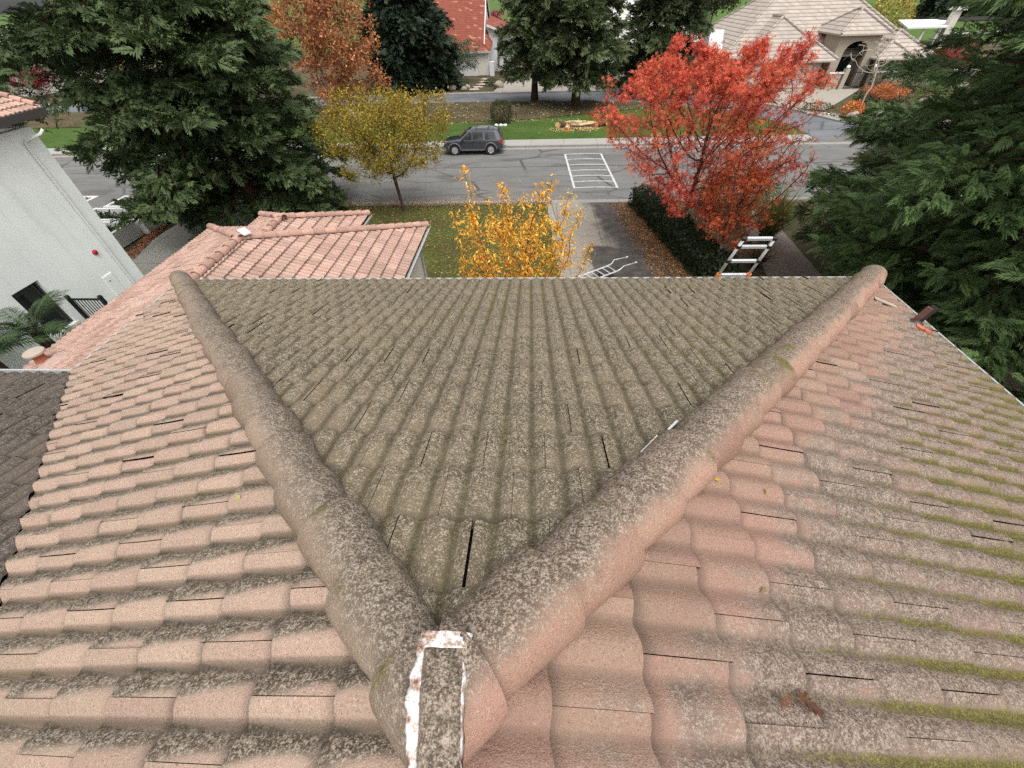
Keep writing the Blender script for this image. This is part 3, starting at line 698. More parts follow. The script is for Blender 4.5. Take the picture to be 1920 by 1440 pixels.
def leafmesh(name, pieces, mat, parent):
    V, Fx, Cc = [], [], []; o = 0
    for v, f, c in pieces:
        if len(v) == 0: continue
        V.append(v); Fx.append(f+o); Cc.append(c); o += len(v)
    V = np.concatenate(V)-np.array(parent.location if parent else (0,0,0))
    return link(name, raw(name, V, np.concatenate(Fx), False, np.concatenate(Cc)), mat, parent)

def conifer(name, label, base, H, z0, Rf, nb, dens, spl, cols, tr=.3, bark='bark_red', group=None, lean=(0,0), tpl=None, rise=.22, fall=.42, zpow=1., azr=None, pad=.26, under=0, rootz=0.):
    base = np.array(base, float); t = thing(name, label, 'tree', tuple(base), 0, group)
    mb = MB(); pts = [(base[0]+lean[0]*k, base[1]+lean[1]*k, base[2]+H*k) for k in np.linspace(0, 1, 10)]
    mb.tube(pts, [tr*(1.35 if k == 0 else 1)*(1-.93*k/9)+.01 for k in range(10)], 9)
    lb = MB(); pc = []; tpl = tpl or SPR
    for i in range(nb):
        q = ((i+U(0,1))/nb)**zpow; z = z0+(H-z0)*q
        az = i*2.39996+U(-.4,.4) if azr is None else U(*azr)
        L = Rf(z, az)*U(.72,1.08)
        if L < .25: continue
        o = np.array([base[0]+lean[0]*z/H, base[1]+lean[1]*z/H, base[2]+z])
        d = np.array([math.cos(az), math.sin(az)]); side = np.array([-d[1], d[0]])
        rs, fl, bend = U(.5,1.3)*rise, U(.6,1.3)*fall, U(-.25,.25)
        def path(s): return np.stack([o[0]+d[0]*L*s+side[0]*bend*L*s*s, o[1]+d[1]*L*s+side[1]*bend*L*s*s, o[2]+L*(rs*s*2-fl*s*s)], 1)
        lb.tube(path(np.linspace(0,.93,5)), [.028*L**.6+.012, .02*L**.6+.01, .014*L**.6+.008, .01, .006], 5, False)
        k = max(4, int(dens*L)); s = 1-U(0,1,k)**1.35*.82
        p = path(s); wdt = pad*L*np.sqrt(np.clip(1.08-s,0,1))*1.25+.06
        lat = U(-1,1,k); p[:,:2] += np.outer(lat*wdt, side); p[:,2] += U(-.14,.16,k)*wdt*1.3-np.abs(lat)*wdt*.18
        dr = np.zeros((k,3)); dr[:,:2] = np.outer(.8+U(-.3,.3,k), d)+np.outer(lat*1.1+U(-.5,.5,k), side); dr[:,2] = U(-.6,.75,k)
        sc = spl*U(.65,1.25,k)
        tint = cols[0]+(cols[1]-cols[0])*np.clip(U(0,1,(k,1))*.7+.3*(s[:,None]**2)+U(-.15,.15), 0, 1)
        if U() < .03: tint = tint*.8+np.array([.14,.07,.035])*.2
        wch = rng.integers(0, len(tpl), k)
        for j, T in enumerate(tpl):
            mm = wch == j
            if mm.any(): pc.append(scatter(T[0], T[1], p[mm], frames(dr[mm], roll=U(-1.1,1.1,mm.sum())), sc[mm], tint[mm]))
    mb.add(lb.v, lb.f); part('trunk', mb, M[bark], t, smooth=True)
    leafmesh('crown', pc, M['needle'], t)
    return t

def colonize(start, attract, step, infl, kill, iters=90, trunk=()):
    nodes = [np.array(start, float)]; par = [-1]
    for p in trunk: nodes.append(np.array(p, float)); par.append(len(nodes)-2)
    A = attract.copy()
    for _ in range(iters):
        if not len(A): break
        N = np.array(nodes); d = np.linalg.norm(A[:,None]-N[None], axis=2); near = d.argmin(1); dm = d[np.arange(len(A)), near]
        ok = dm < infl
        if not ok.any(): infl *= 1.3; continue
        for k in np.unique(near[ok]):
            v = (A[(near == k)&ok]-N[k]); v = (v/np.linalg.norm(v,axis=1,keepdims=True)).sum(0); v += rng.normal(0,.15,3); l = np.linalg.norm(v)
            if l < 1e-6: continue
            nodes.append(N[k]+v/l*step); par.append(int(k))
        N = np.array(nodes); d = np.linalg.norm(A[:,None]-N[None], axis=2).min(1); A = A[d > kill]
        if len(nodes) > 2600: break
    return np.array(nodes), np.array(par)
def wood(nodes, par, tip, powr, rmax=None):
    n = len(nodes); r = np.zeros(n); ch = np.zeros(n, int)
    for i in range(n-1, 0, -1):
        if ch[i] == 0: r[i] = tip**powr
        r[par[i]] += r[i]; ch[par[i]] += 1
    rad = r**(1/powr)
    if rmax: rad = np.minimum(rad, rmax)
    idx = np.arange(1, n); a, b = nodes[par[idx]], nodes[idx]; ra, rb = np.minimum(rad[par[idx]], rad[idx]*1.35), rad[idx]
    R = frames(b-a); K = 6; ang = np.arange(K)*2*PI/K
    ring = np.cos(ang)[None,:,None]*R[:,None,:,1]+np.sin(ang)[None,:,None]*R[:,None,:,2]
    v = np.concatenate([a[:,None]+ring*ra[:,None,None], (b+(b-a)*.04)[:,None]+ring*rb[:,None,None]], 1)
    k = np.arange(K); q = np.stack([k,(k+1)%K,K+(k+1)%K,K+k], 1)
    return v.reshape(-1,3), (q[None]+(np.arange(len(idx))*2*K)[:,None,None]).reshape(-1,4), rad, ch
def broad(name, label, base, trunk, sampler, natt, step, infl, kill, nleaf, lsize, cols, bark, tpl=LEAF, sig=.25, tip=.006, powr=2.3, cat='tree', group=None, wfun=None, rmax=None, droop=0., clump=0., starts=None, wire=None, dirout=0.):
    base = np.array(base, float); t = thing(name, label, cat, tuple(base), 0, group)
    att = sampler(natt)
    nodes, par = colonize(base+np.array([0,0,-.05]), att, step, infl, kill, trunk=[base+np.array(p) for p in trunk])
    v, f, rad, ch = wood(nodes, par, tip, powr, rmax)
    link('trunk', raw('trunk', v-base, f, True), M[bark], t)
    if nleaf:
        cand = np.where(rad < tip*4.5)[0]; w = np.ones(len(cand))
        if wfun is not None: w = wfun(nodes[cand])
        if clump: w = w*np.exp(rng.normal(0, clump, len(cand)))
        w = w/w.sum(); pk = rng.choice(cand, nleaf, p=w)
        pos = nodes[pk]+rng.normal(0, sig, (nleaf,3))*np.array([1,1,.85])
        seg_ = nodes[pk]-nodes[par[pk]]; d = rng.normal(0, 1, (nleaf,3)); d[:,2] -= droop
        if dirout: d = d+dirout*seg_/np.maximum(np.linalg.norm(seg_,axis=1,keepdims=True),1e-6)*2
        cols = [np.array(c) for c in cols]; th = (np.sin(nodes[pk]*np.array([1.7,2.1,1.3])).sum(1)/3*.5+.5)
        u = np.clip(th*.45+U(0,.75,nleaf)-.1, 0, .999)*(len(cols)-1); i0 = u.astype(int); fr = (u-i0)[:,None]; ca = np.array(cols)
        col = ca[i0]*(1-fr)+ca[np.minimum(i0+1,len(cols)-1)]*fr
        leafmesh('crown', [scatter(tpl[0], tpl[1], pos, frames(d, roll=U(-PI,PI,nleaf)), lsize*U(.6,1.3,nleaf), col, .18)], M['leaf'], t)
    return t
def ell(c, r, shell=.5, zmin=None, flt=None):
    def f(n):
        out = []
        while len(out) < n:
            p = rng.normal(0,1,3); p /= np.linalg.norm(p); p *= (shell+(1-shell)*U()**.7)*(1+.14*math.sin(3*p[0]*2+p[2]*5)+U(-.06,.06))
            q = np.array(c)+p*np.array(r)
            if zmin is not None and q[2] < zmin: continue
            if flt and not flt(q): continue
            out.append(q)
        return np.array(out)
    return f
def bush(name, label, base, r, n, ls, cols, cat='shrub', tpl=LEAF, boxy=0, group=None, mat='shrub', inner=True):
    """clipped or loose shrub: stems inside, leaves over a shell"""
    base = np.array(base, float); t = thing(name, label, cat, tuple(base), 0, group); r = np.array(r, float)
    mb = MB()
    for k in range(7):
        a = 2*PI*k/7; mb.tube([base, base+np.array([math.cos(a)*r[0]*.35, math.sin(a)*r[1]*.35, r[2]*.9]), base+np.array([math.cos(a+.4)*r[0]*.7, math.sin(a+.4)*r[1]*.7, r[2]*1.5])], [.03,.02,.006], 5)
    part('stem', mb, M['twig'], t)
    p = rng.normal(0,1,(n,3)); p /= np.linalg.norm(p,axis=1,keepdims=True)
    if boxy: p = p/np.maximum(np.abs(p).max(1,keepdims=True)**boxy, .3)
    nr = p.copy(); k = (.66+.36*U(0,1,(n,1))**.6)*(1+.10*np.sin(p[:,:1]*6+base[0])*np.cos(p[:,1:2]*5+p[:,2:]*7))
    pos = base+np.array([0,0,r[2]])+p*k*r; pos[:,2] = np.maximum(pos[:,2], base[2]+.03)
    cols = np.array(cols); u = np.clip(U(0,1,n), 0, .999)*(len(cols)-1); i0 = u.astype(int); fr = (u-i0)[:,None]
    col = cols[i0]*(1-fr)+cols[np.minimum(i0+1,len(cols)-1)]*fr
    d = nr+rng.normal(0,.9,(n,3))
    leafmesh('foliage', [scatter(tpl[0], tpl[1], pos, frames(d, roll=U(-PI,PI,n)), ls*U(.6,1.3,n), col, .2)], M[mat], t)
    return t
G1, G2 = np.array([.018,.035,.017]), np.array([.055,.095,.040])
# ------------------------------------------------------------------ trees
g = NG('crape_bark'); x_, y_, z_ = g.xyz(); M['bark_crape'] = g.bsdf(g.mix(g.step(g.add(z_, g.mul(g.noise(5),.5)), 1.3, 1.9), (.30,.22,.16), (.075,.042,.034)), .9)
def rw(z, az):
    d = (az-math.radians(-55)+PI) % (2*PI)-PI
    if z < 4.2 and abs(d) < .42: return 0
    r = 6.7-1.4*max(0, min(1, (z-3)/7))-max(0, z-10)*.75
    c = math.cos(az)
    if c < -.3: r *= 1.5 if z > 6.8 else .74+.05*max(0,z-2)
    if c > .3: r *= (.80 if z < 6.5 else .98) if z > 4 else .90
    if z < 2.2: r *= .8
    return max(r, .0)
conifer('redwood_tree', 'big dark green redwood between the white house and the yellow tree', (-17,24.6,0), 18, 1.0, rw, 215, 25, .60, (np.array([.034,.054,.022]), np.array([.092,.132,.050])), .42, tpl=SPRC, zpow=1.25, lean=(-.5,-.3), rise=.2, fall=.5)
conifer('redwood_tree', 'low spreading redwood crown beside the grass clump and ladder', (16.0,15.6,0), 8.0, .6, lambda z, a: 4.9*max(0,min(1,(8.6-z)/4.2))**.7, 130, 42, .36, (np.array([.042,.074,.026]), np.array([.12,.19,.062])), .22, tpl=SPR, rise=.34, fall=.42)
conifer('redwood_tree', 'tall redwood filling the right edge beyond the roof eave', (13.3,10.6,0), 19, 1.2, lambda z, a: 3.7+1.1*max(0,min(1,(z-2)/4.5))-max(0,z-12)*.75 if z < 19 else 0, 200, 42, .36, (np.array([.042,.074,.026]), np.array([.12,.19,.062])), .34, tpl=SPR, zpow=1.15, rise=.34, fall=.42)
conifer('redwood_tree', 'dark redwood low beside the right roof gutter', (16.6,4.6,0), 16, 1., lambda z, a: 5.4-2.4*max(0,min(1,(z-4)/8)) if z < 15 else 0, 100, 34, .38, (np.array([.036,.068,.022]), np.array([.11,.19,.054])), .3, tpl=SPR, zpow=1.2)
cg = (np.array([.034,.048,.021]), np.array([.095,.120,.050]))
conifer('pine_tree', 'left one of the two street pines on the island lawn', (.35,57.6,.1), 19, 2.3, lambda z, a: 3.9*(1-max(0,z-5)/14.5)*min(1,.72+(z-2)*.12), 105, 17, .85, cg, .36, 'bark', tpl=SPRC, rise=.12, fall=.42)
conifer('pine_tree', 'larger right one of the two street pines on the island lawn', (4.95,54.4,.1), 20, 2.2, lambda z, a: 4.7*(1-max(0,z-6)/15)*min(1,.72+(z-2)*.12), 120, 17, .9, (cg[0]*1.1, cg[1]*1.15), .42, 'bark', tpl=SPRC, rise=.12, fall=.42)
conifer('pine_tree', 'dense dark pine between the street pines and the beige house', (15.4,61.5,0), 18, .9, lambda z, a: 5.2*(1-max(0,z-6)/14), 110, 17, .95, (cg[0]*.85, cg[1]*.85), .35, 'bark', tpl=SPRC, rise=.15, fall=.42)
conifer('cypress_tree', 'dark weeping evergreen between the rust brown tree and red roof', (-16.3,68.5,0), 17, .6, lambda z, a: 6.0*(1-max(0,z-8)/11)*min(1,.8+z*.05), 150, 17, 1.0, (np.array([.012,.024,.013]), np.array([.036,.058,.030])), .35, 'bark', tpl=SPRC, rise=.1, fall=.75)
RUST = [(.24,.075,.035),(.40,.15,.065),(.30,.10,.045),(.52,.24,.10),(.60,.34,.13)]
broad('rust_tree', 'tall rust brown leafy tree behind the yellow tree', (-22.3,53,0), [(.0,0,1.5),(-.2,0,3),(-.3,0,4.5),(-.1,.1,6)], ell((-20.6,53,7.6),(5.3,4.2,7.6),.25,.6), 620, .6, 4, .75, 17000, .30, RUST, 'bark_pale', sig=.42, tip=.014, clump=.5)
YEL = [(.16,.13,.022),(.30,.225,.03),(.22,.17,.03),(.44,.33,.05),(.26,.15,.03)]
broad('yellow_tree', 'round yellow green street tree on the near lawn', (-8.1,25.5,0), [(-.05,0,.7),(-.1,0,1.4),(-.15,0,2.0)], ell((-8.4,25.6,4.35),(3.75,3.3,2.35),.25,1.9), 560, .3, 2.5, .34, 30000, .11, YEL, 'bark', sig=.20, tip=.010, clump=.5, rmax=.14)
def cherry(n):
    o = []
    while len(o) < n:
        a, r, z = U(0,2*PI), math.sqrt(U()), U(1.6,6.0)
        R = 1.75*min(1,(z-.6)/2.4)*(1-.35*max(0,(z-4.6))/1.5)
        o.append((-.35+R*r*math.cos(a), 9.9+R*r*.85*math.sin(a), z))
    sh = [(-1.55,9.7,7.35,5.2),(-1.0,9.6,6.7,5),(-.72,10,6.9,5),(-.2,9.7,6.6,5),(.15,9.8,6.95,5),(.55,9.9,7.2,5),(.95,9.9,6.7,5),(1.2,9.7,6.3,4.8),(-1.9,10,6.2,4.8),(.35,10.2,6.5,5),(1.55,9.8,5.6,4.4),(-1.35,9.4,6.2,5),(.75,9.5,6.1,5)]
    for x, y, zt, zb in sh:
        for z in np.arange(zb, zt, .22): o.append((x+(z-zt)*.14*np.sign(x+.2)*.6+U(-.03,.03), y+U(-.03,.03), z))
    return np.array(o)
broad('cherry_tree', 'young cherry tree with orange and yellow leaves just beyond the front gutter', (-.3,9.9,0), [(0,0,.6),(0,0,1.2),(0,0,1.7)], cherry, 460, .17, 2, .2, 12500, .105, [(.64,.17,.06),(.80,.34,.04),(.84,.46,.06),(.80,.38,.045),(.84,.58,.11),(.70,.42,.06)], 'twig', tpl=NARROW, sig=.075, tip=.0055, powr=2.2, droop=1.0, clump=.4, rmax=.06)
RED = [(.46,.075,.05),(.66,.115,.066),(.71,.165,.08),(.64,.09,.095),(.70,.23,.085),(.38,.11,.05)]
def wB(p):
    f = np.where(p[:,0] > 8.3, .30+.7*np.exp(-((p[:,0]-8.3)/1.4)**2), 1.)
    tp = np.exp(np.clip((p[:,2]-6.6)*.9, -2.2, .9)); r = np.linalg.norm((p-np.array([7.3,20.6,5.2]))/np.array([4.5,3.6,3.3]), axis=1)
    return f*(.6+tp)*np.clip(r, .25, 1.1)**1.6
def vB(n):
    a = ell((7.95,20.7,5.3),(4.75,3.5,3.2),.15,1.9)(n)
    ex = []
    for k in range(46):
        th = U(0,2*PI); r = U(.3,1)**.5; x, y = 7.4+4.3*r*math.cos(th), 20.7+3.2*r*math.sin(th); zt = 8.5-1.3*r+U(-.2,.5)
        for z in np.arange(zt-1.0, zt, .2): ex.append((x+(z-zt)*.25*math.cos(th), y+(z-zt)*.25*math.sin(th), z))
    return np.concatenate([a, np.array(ex)])
broad('crape_myrtle', 'large vase shaped tree of bright red leaves beyond the hedge', (8.25,21.4,0), [(.0,0,.5),(-.05,0,1.0),(-.1,0,1.4)], vB, 1300, .24, 3, .27, 24000, .08, RED, 'bark_crape', tpl=STAR, sig=.13, tip=.0105, powr=2.6, clump=.8, wfun=wB, rmax=.10)
def wA(p): return .25+np.exp(-((p[:,0]-8.4)/1.2)**2)*1.4*np.clip((6-p[:,2])/3, .1, 1)
broad('crape_myrtle', 'smaller orange red tree on a tan trunk between hedge and ladder', (8.85,17.9,0), [(.04,0,.5),(.08,0,.9),(.1,.1,1.2)], ell((9.1,18.2,3.75),(2.2,2.0,2.7),.15,1.4), 640, .2, 2.5, .24, 4600, .078, [(.58,.085,.05),(.68,.14,.055),(.62,.20,.07),(.45,.12,.05)], 'bark_crape', tpl=STAR, sig=.11, tip=.010, powr=2.5, clump=1.0, wfun=wA, rmax=.085)
broad('bare_tree', 'leafless pale grey tree in front of the beige house', (32.8,48.7,0), [(-.05,0,.8),(-.1,0,1.6),(.05,0,2.2)], ell((32.4,48.7,4.7),(3.2,2.4,1.9),.2,2.4), 130, .4, 3, .5, 0, .1, [(1,1,1)], 'bark_pale', tip=.014, powr=2.1, rmax=.17)
broad('japanese_maple', 'small orange maple beside the bare pale tree', (35.2,49.6,0), [(0,0,.5),(0,0,.9)], ell((35.0,49.6,1.75),(2.1,1.7,.75),.2,.8), 150, .22, 2, .3, 2300, .15, [(.42,.12,.04),(.55,.20,.06),(.34,.08,.04)], 'bark_pale', sig=.14, tip=.008, rmax=.06)
broad('japanese_maple', 'dark red maple at the right corner of the beige house', (50.6,64.5,0), [(0,0,.5),(0,0,.9)], ell((50.6,64.5,2.3),(3.3,2.5,1.5),.2,.8), 150, .3, 3, .4, 2600, .20, [(.20,.03,.03),(.32,.05,.04),(.14,.03,.03)], 'twig', sig=.18, tip=.01, rmax=.08)
broad('japanese_maple', 'maroon maple by the garage at far left', (-72.6,69.5,0), [(0,0,.6),(0,0,1)], ell((-72.6,69.5,2.3),(3.1,2.5,1.6),.2,.8), 120, .3, 3, .4, 2200, .26, [(.17,.02,.03),(.26,.03,.045),(.11,.02,.025)], 'twig', sig=.2, tip=.01, rmax=.08)
broad('japanese_maple', 'crimson maple behind the red tiled house', (-8.6,118,0), [(0,0,1),(0,0,1.6)], ell((-8.6,118,4.2),(4.2,3,2.6),.2,.8), 120, .5, 4, .6, 2200, .42, [(.25,.02,.06),(.36,.03,.085),(.2,.02,.05)], 'twig', sig=.3, tip=.02, rmax=.15)
broad('olive_tree', 'grey green bushy tree in front of the red tiled house', (-10.7,74,0), [(0,0,.5),(0,0,1.0)], ell((-10.7,74,2.95),(3.5,2.5,2.15),.2,.6), 240, .3, 3, .4, 6500, .17, [(.05,.075,.035),(.085,.125,.06),(.12,.165,.09)], 'bark_pale', sig=.22, tip=.012, rmax=.1)
broad('yellow_tree', 'yellowing treetop glimpsed between the redwood and rust brown tree', (-32.5,64,0), [(0,0,2),(0,0,4)], ell((-32.5,64,7),(3.2,2.6,3.6),.2,2), 120, .6, 4, .8, 2600, .34, [(.30,.26,.05),(.40,.34,.07),(.22,.22,.05)], 'bark', sig=.35, tip=.02, rmax=.16)
DK = [(.022,.032,.014),(.045,.058,.024),(.07,.065,.03)]
for i, (x, y, c, r, lb) in enumerate([(44,134,(44,134,8.5),(11,8,6),'brownish green oak standing left behind the beige house roof'), (66,140,(66,140,8.5),(11,8,6.2),'brownish green oak standing directly behind the beige house roof peak'),
                      (2,132,(2,132,7),(9,7,6.5),'green tree far behind the street pines'), (-24,120,(-24,120,8),(9,7,7),'green tree far behind the dark weeping evergreen'), (24,120,(24,120,8),(9,7,6.5),'green tree far behind the dense dark pine')]):
    broad('oak_tree', lb, (x,y,0), [(0,0,1.5),(0,0,3)], ell(c, r, .2, 2.2), 170, .9, 7, 1.3, 5200, .62, DK, 'bark', sig=.7, tip=.03, rmax=.4, group='trees along the golf course')
for x, y, H, R, lb in [(122,163,13,9,'dark evergreen behind the white patio cover, left of two'), (138,160,14,9,'dark evergreen behind the white patio cover, right of two'), (112,120,9,6,'dark evergreen beside the dark trellis at the patio')]:
    conifer('evergreen_tree', lb, (x,y,0), H, .4, lambda z, a, R=R, H=H: R*max(0,1-z/H)**.75, 70, 9, 1.9, (np.array([.012,.024,.013]), np.array([.038,.056,.028])), .5, 'bark', tpl=SPRC)
bush('flowering_shrub', 'yellow shrub behind the right slope of the beige house roof', (76,118,0), (4.6,3,3.4), 1900, .55, [(.30,.24,.04),(.46,.36,.08),(.22,.2,.04)])

# ------------------------------------------------------------------ shrubs, hedge, grasses
GR = [(.020,.034,.014),(.038,.060,.022),(.06,.088,.032)]
LG = [(.055,.085,.022),(.10,.14,.035),(.15,.19,.05)]
bush('round_bush', 'clipped heart shaped bush on the island behind the parked car', (-3.05,47.4,.1), (1.08,.85,.98), 2600, .13, GR+[(.10,.045,.022)], boxy=.35)
bush('shrub', 'dark rounded shrub below the bare side of the red tree', (11.4,23.6,0), (1.9,1.5,1.1), 3200, .13, [(.018,.022,.012),(.035,.042,.02),(.06,.045,.024)])
bush('shrub', 'low dark shrub under the right redwood by the brick path', (12.6,26.2,0), (2.6,1.0,.8), 2000, .15, GR)
bush('shrub', 'small red and yellow shrub at the kerb by the bare tree', (31.6,47.9,0), (.95,.8,.62), 900, .16, [(.55,.07,.03),(.65,.16,.04),(.55,.42,.08)])
bush('shrub', 'round green ball shrub at the foot of the bare tree', (33.9,49.1,0), (.85,.8,.55), 1100, .12, GR)
bush('shrub', 'wide dark shrub behind the small orange maple', (36.6,52.0,0), (2.7,1.5,.9), 2200, .17, GR)
bush('shrub', 'flat topped light green shrub right of the orange maple', (42.6,53.6,0), (1.3,1.1,.75), 1200, .15, LG, boxy=.5)
bush('shrub', 'pale green clipped shrub beside the right redwood', (43.3,50.6,0), (1.25,1.1,.75), 1200, .15, LG, boxy=.5)
bush('shrub', 'cone of dark green foliage at the gate of the beige house', (41.6,60.9,0), (1.1,1.1,1.25), 1300, .17, [(.02,.035,.012),(.04,.065,.02),(.06,.09,.025)])
bush('shrub', 'long low dark green shrub below the white courtyard wall', (46.5,59.6,0), (3.4,1.3,.9), 2200, .2, GR)
bush('shrub', 'low green shrub on the kerb left of the red and yellow shrub', (29.4,50.2,0), (1.5,.7,.4), 900, .13, LG[:2]+GR[1:])
bush('shrub', 'brown green shrub right of the orange maple', (39.6,55.5,0), (1.8,1.4,.7), 1100, .18, [(.07,.06,.025),(.12,.10,.04)])
bush('hedge', 'pale green clipped hedge below the white patio cover', (58.5,81,0), (3.4,1.2,.9), 1300, .25, LG, boxy=.7, cat='hedge')
bush('shrub', 'reddish brown shrub below the patio trellis', (64,80,0), (2.6,2,1.4), 1300, .3, [(.16,.06,.035),(.24,.09,.05),(.12,.05,.03)])
bush('shrub', 'dark green shrub left of the white patio cover', (61,94,0), (2.6,2,1.6), 1100, .35, GR)
bush('shrub', 'tall green shrub along the right side of the red tiled house', (-3.0,78.6,0), (1.35,2.2,1.9), 2200, .18, GR)
bush('shrub', 'dark shrub beneath the grey green bushy tree', (-12.6,71.8,0), (2.6,1.3,.85), 1800, .18, [(.02,.03,.014),(.04,.055,.022),(.09,.045,.028)])
bush('shrub', 'small green shrub beside the stepping stones', (-5.6,70.0,0), (1.1,.8,.45), 800, .14, LG[:2]+GR[1:])
bush('shrub', 'low green shrub between boulders left of the stepping stones', (-9.6,69.0,0), (.9,.6,.4), 600, .14, LG[:2]+GR[1:])
bush('shrub', 'dark shrub near the garage at far left', (-78.5,68.5,0), (1.6,1.2,1.1), 700, .25, GR)
def hedge():
    a, b, wd, ht = np.array([6.95,26.2]), np.array([8.75,15.6]), 1.5, 1.05
    t = thing('hedge', 'long dark green clipped hedge beside the leaf covered driveway', 'hedge', (7.9,21,0))
    d = (b-a); L = np.linalg.norm(d); d /= L; s = np.array([-d[1], d[0]]); n = 15000
    u = U(0,1,n); fx = U(-1,1,n); face = U(0,1,n); l = np.zeros(n); z = np.zeros(n)
    top = face < .5; l = np.where(top, fx*wd/2, np.sign(fx)*wd/2*U(.8,1.03,n)); z = np.where(top, ht*U(.84,1.05,n), ht*U(.05,1,n))
    z *= 1+.10*np.sin(u*31)+.06*np.sin(u*77+fx*4); l *= 1+.10*np.sin(u*41+z*4)
    pos = np.stack([a[0]+d[0]*L*u+s[0]*l, a[1]+d[1]*L*u+s[1]*l, z], 1)
    dr = rng.normal(0,.9,(n,3)); dr[:,2] += top*.6; dr[:,:2] += np.outer(np.where(top,0,np.sign(l)), s)
    ca = np.array([(.014,.022,.010),(.026,.040,.015),(.050,.070,.025)]); k = U(0,1.99,n); i0 = k.astype(int); f = (k-i0)[:,None]
    leafmesh('foliage', [scatter(LEAF[0], LEAF[1], pos, frames(dr, roll=U(-PI,PI,n)), .12*U(.6,1.3,n), ca[i0]*(1-f)+ca[i0+1]*f, .2)], M['shrub'], t)
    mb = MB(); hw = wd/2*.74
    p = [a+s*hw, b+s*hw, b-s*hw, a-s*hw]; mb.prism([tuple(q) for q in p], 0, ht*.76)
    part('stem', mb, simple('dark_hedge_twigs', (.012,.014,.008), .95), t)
hedge()
def blades(name, label, base, n, L, spread, cols, cat='grass clump', wd=.02):
    base = np.array(base, float); t = thing(name, label, cat, tuple(base)); V, Fx, Cc = [], [], []; o = 0; cols = np.array(cols)
    for i in range(n):
        a = U(0,2*PI); l = L*U(.55,1.1); e = U(.15,1)*spread; k = 6; s = np.linspace(0,1,k)
        r = .12*U()+l*e*(s**1.5); z = l*(s*1.05-.62*e*s**2.3); x = base[0]+r*math.cos(a)+.1*U(-1,1); y = base[1]+r*math.sin(a)+.1*U(-1,1)
        w_ = wd*(1-s*.9); V.append(np.stack([np.concatenate([x-w_*math.sin(a), x+w_*math.sin(a)]), np.concatenate([y+w_*math.cos(a), y-w_*math.cos(a)]), np.tile(base[2]+z,2)],1))
        Fx.append(np.array([(j,j+1,k+j+1,k+j) for j in range(k-1)])+o); o += 2*k
        c = cols[rng.integers(0,len(cols))]*U(.7,1.2); Cc.append(np.tile(c,(2*k,1)))
    V = np.concatenate(V)-base
    link('blades', raw('blades', V, np.concatenate(Fx), False, np.concatenate(Cc)), M['leaf'], t)
blades('grass_clump', 'tall arching green grass clump beside the right redwood', (12.3,20.6,0), 1200, 3.3, .85, [(.10,.15,.035),(.16,.21,.05),(.22,.25,.07)], wd=.017)
blades('grass_clump', 'low clump of dry brown fronds behind the ladder', (11.0,18.2,0), 260, 1.5, 1.1, [(.16,.09,.045),(.22,.13,.06),(.10,.06,.035)])
blades('grass_clump', 'low green grass tuft at the foot of the tan trunk', (8.0,16.9,0), 240, .7, .8, [(.05,.10,.025),(.09,.15,.035)], wd=.012)

def palm(label, base, n, L, seed):
    r = np.random.default_rng(seed); base = np.array(base, float); t = thing('palm_plant', label, 'palm', tuple(base))
    mb = MB(); mb.tube([base, base+np.array([0,0,base_h(base)])], [.22,.16], 10); part('trunk', mb, M['bark'], t)
    top = base+np.array([0,0,base_h(base)])
    for i in range(n):
        a = i*2.4+r.uniform(-.2,.2); el = r.uniform(.45,1.3); l = L*r.uniform(.8,1.1); k = 12; s = np.linspace(0,1,k)
        hx = l*s*math.cos(el)*(1+.12*s); z = l*(s*math.sin(el)-.42*s*s)
        P = np.stack([top[0]+hx*math.cos(a), top[1]+hx*math.sin(a), top[2]+z],1)
        rb = MB(); rb.tube(P, list(.016*(1-s*.85)), 5); V, Fx, Cc = [], [], []
        m = 46; ss = np.linspace(.1,.99,m); Pi = np.stack([np.interp(ss,s,P[:,j]) for j in range(3)],1); tg = np.gradient(Pi,axis=0); tg /= np.linalg.norm(tg,axis=1,keepdims=True)
        sd = np.cross(tg,[0,0,1.]); sd /= np.linalg.norm(sd,axis=1,keepdims=True)
        pcs = []
        for sg in (-1,1):
            d = tg*.75+sd*sg*.9+np.array([0,0,-.05])+r.normal(0,.08,(m,3)); ll = .44*np.sin(PI*np.clip(ss*.9+.1,0,1))**.6*r.uniform(.85,1.1,m)
            tv = np.array([(0,.0,0),(.3,.045,.01),(1,0,-.12),(.3,-.045,.01)])
            pcs.append(scatter(tv, LEAF[1], Pi, frames(d), ll, np.tile(np.array([.036,.066,.024]),(m,1)), .25))
        o = leafmesh('frond', pcs, M['shrub'], t)
        part('rachis', rb, M['frondstem'], o)
def base_h(b): return 2.7
M['frondstem'] = simple('frond_stem', (.12,.14,.05), .6)
palm('feathery palm with spread fronds in front of the white house window', (-15.45,9.35,0), 14, 1.95, 3)
palm('feathery palm at the lower left edge beyond the gutter', (-15.8,8.1,0), 13, 1.85, 4)

# ------------------------------------------------------------------ fallen leaves
def litter(name, n, fn, size, cols, kind='stuff'):
    pos = fn(n); n = len(pos); cols = np.array(cols); c = cols[rng.integers(0,len(cols),n)]
    d = rng.normal(0,1,(n,3)); d[:,2] *= .18
    v, f, cc = scatter(LEAF[0], LEAF[1], pos, frames(d, roll=U(-.4,.4,n)), size*U(.6,1.3,n), c, .25)
    o = link(name, raw(name, v, f, False, cc), M['leaf']); o['kind'] = kind
def strip_leaf(n):
    y = U(10,26.3,n); l0 = 5.0+(26.4-y)*.085; r0 = 6.95+(26.2-y)*.17-.6; x = l0+(r0-l0)*U(0,1,n)**.6+rng.normal(0,.12,n)
    return np.stack([x,y,U(.02,.05,n)],1)
BR = [(.30,.15,.06),(.22,.10,.045),(.36,.20,.09),(.42,.27,.13),(.16,.08,.04),(.26,.12,.05)]
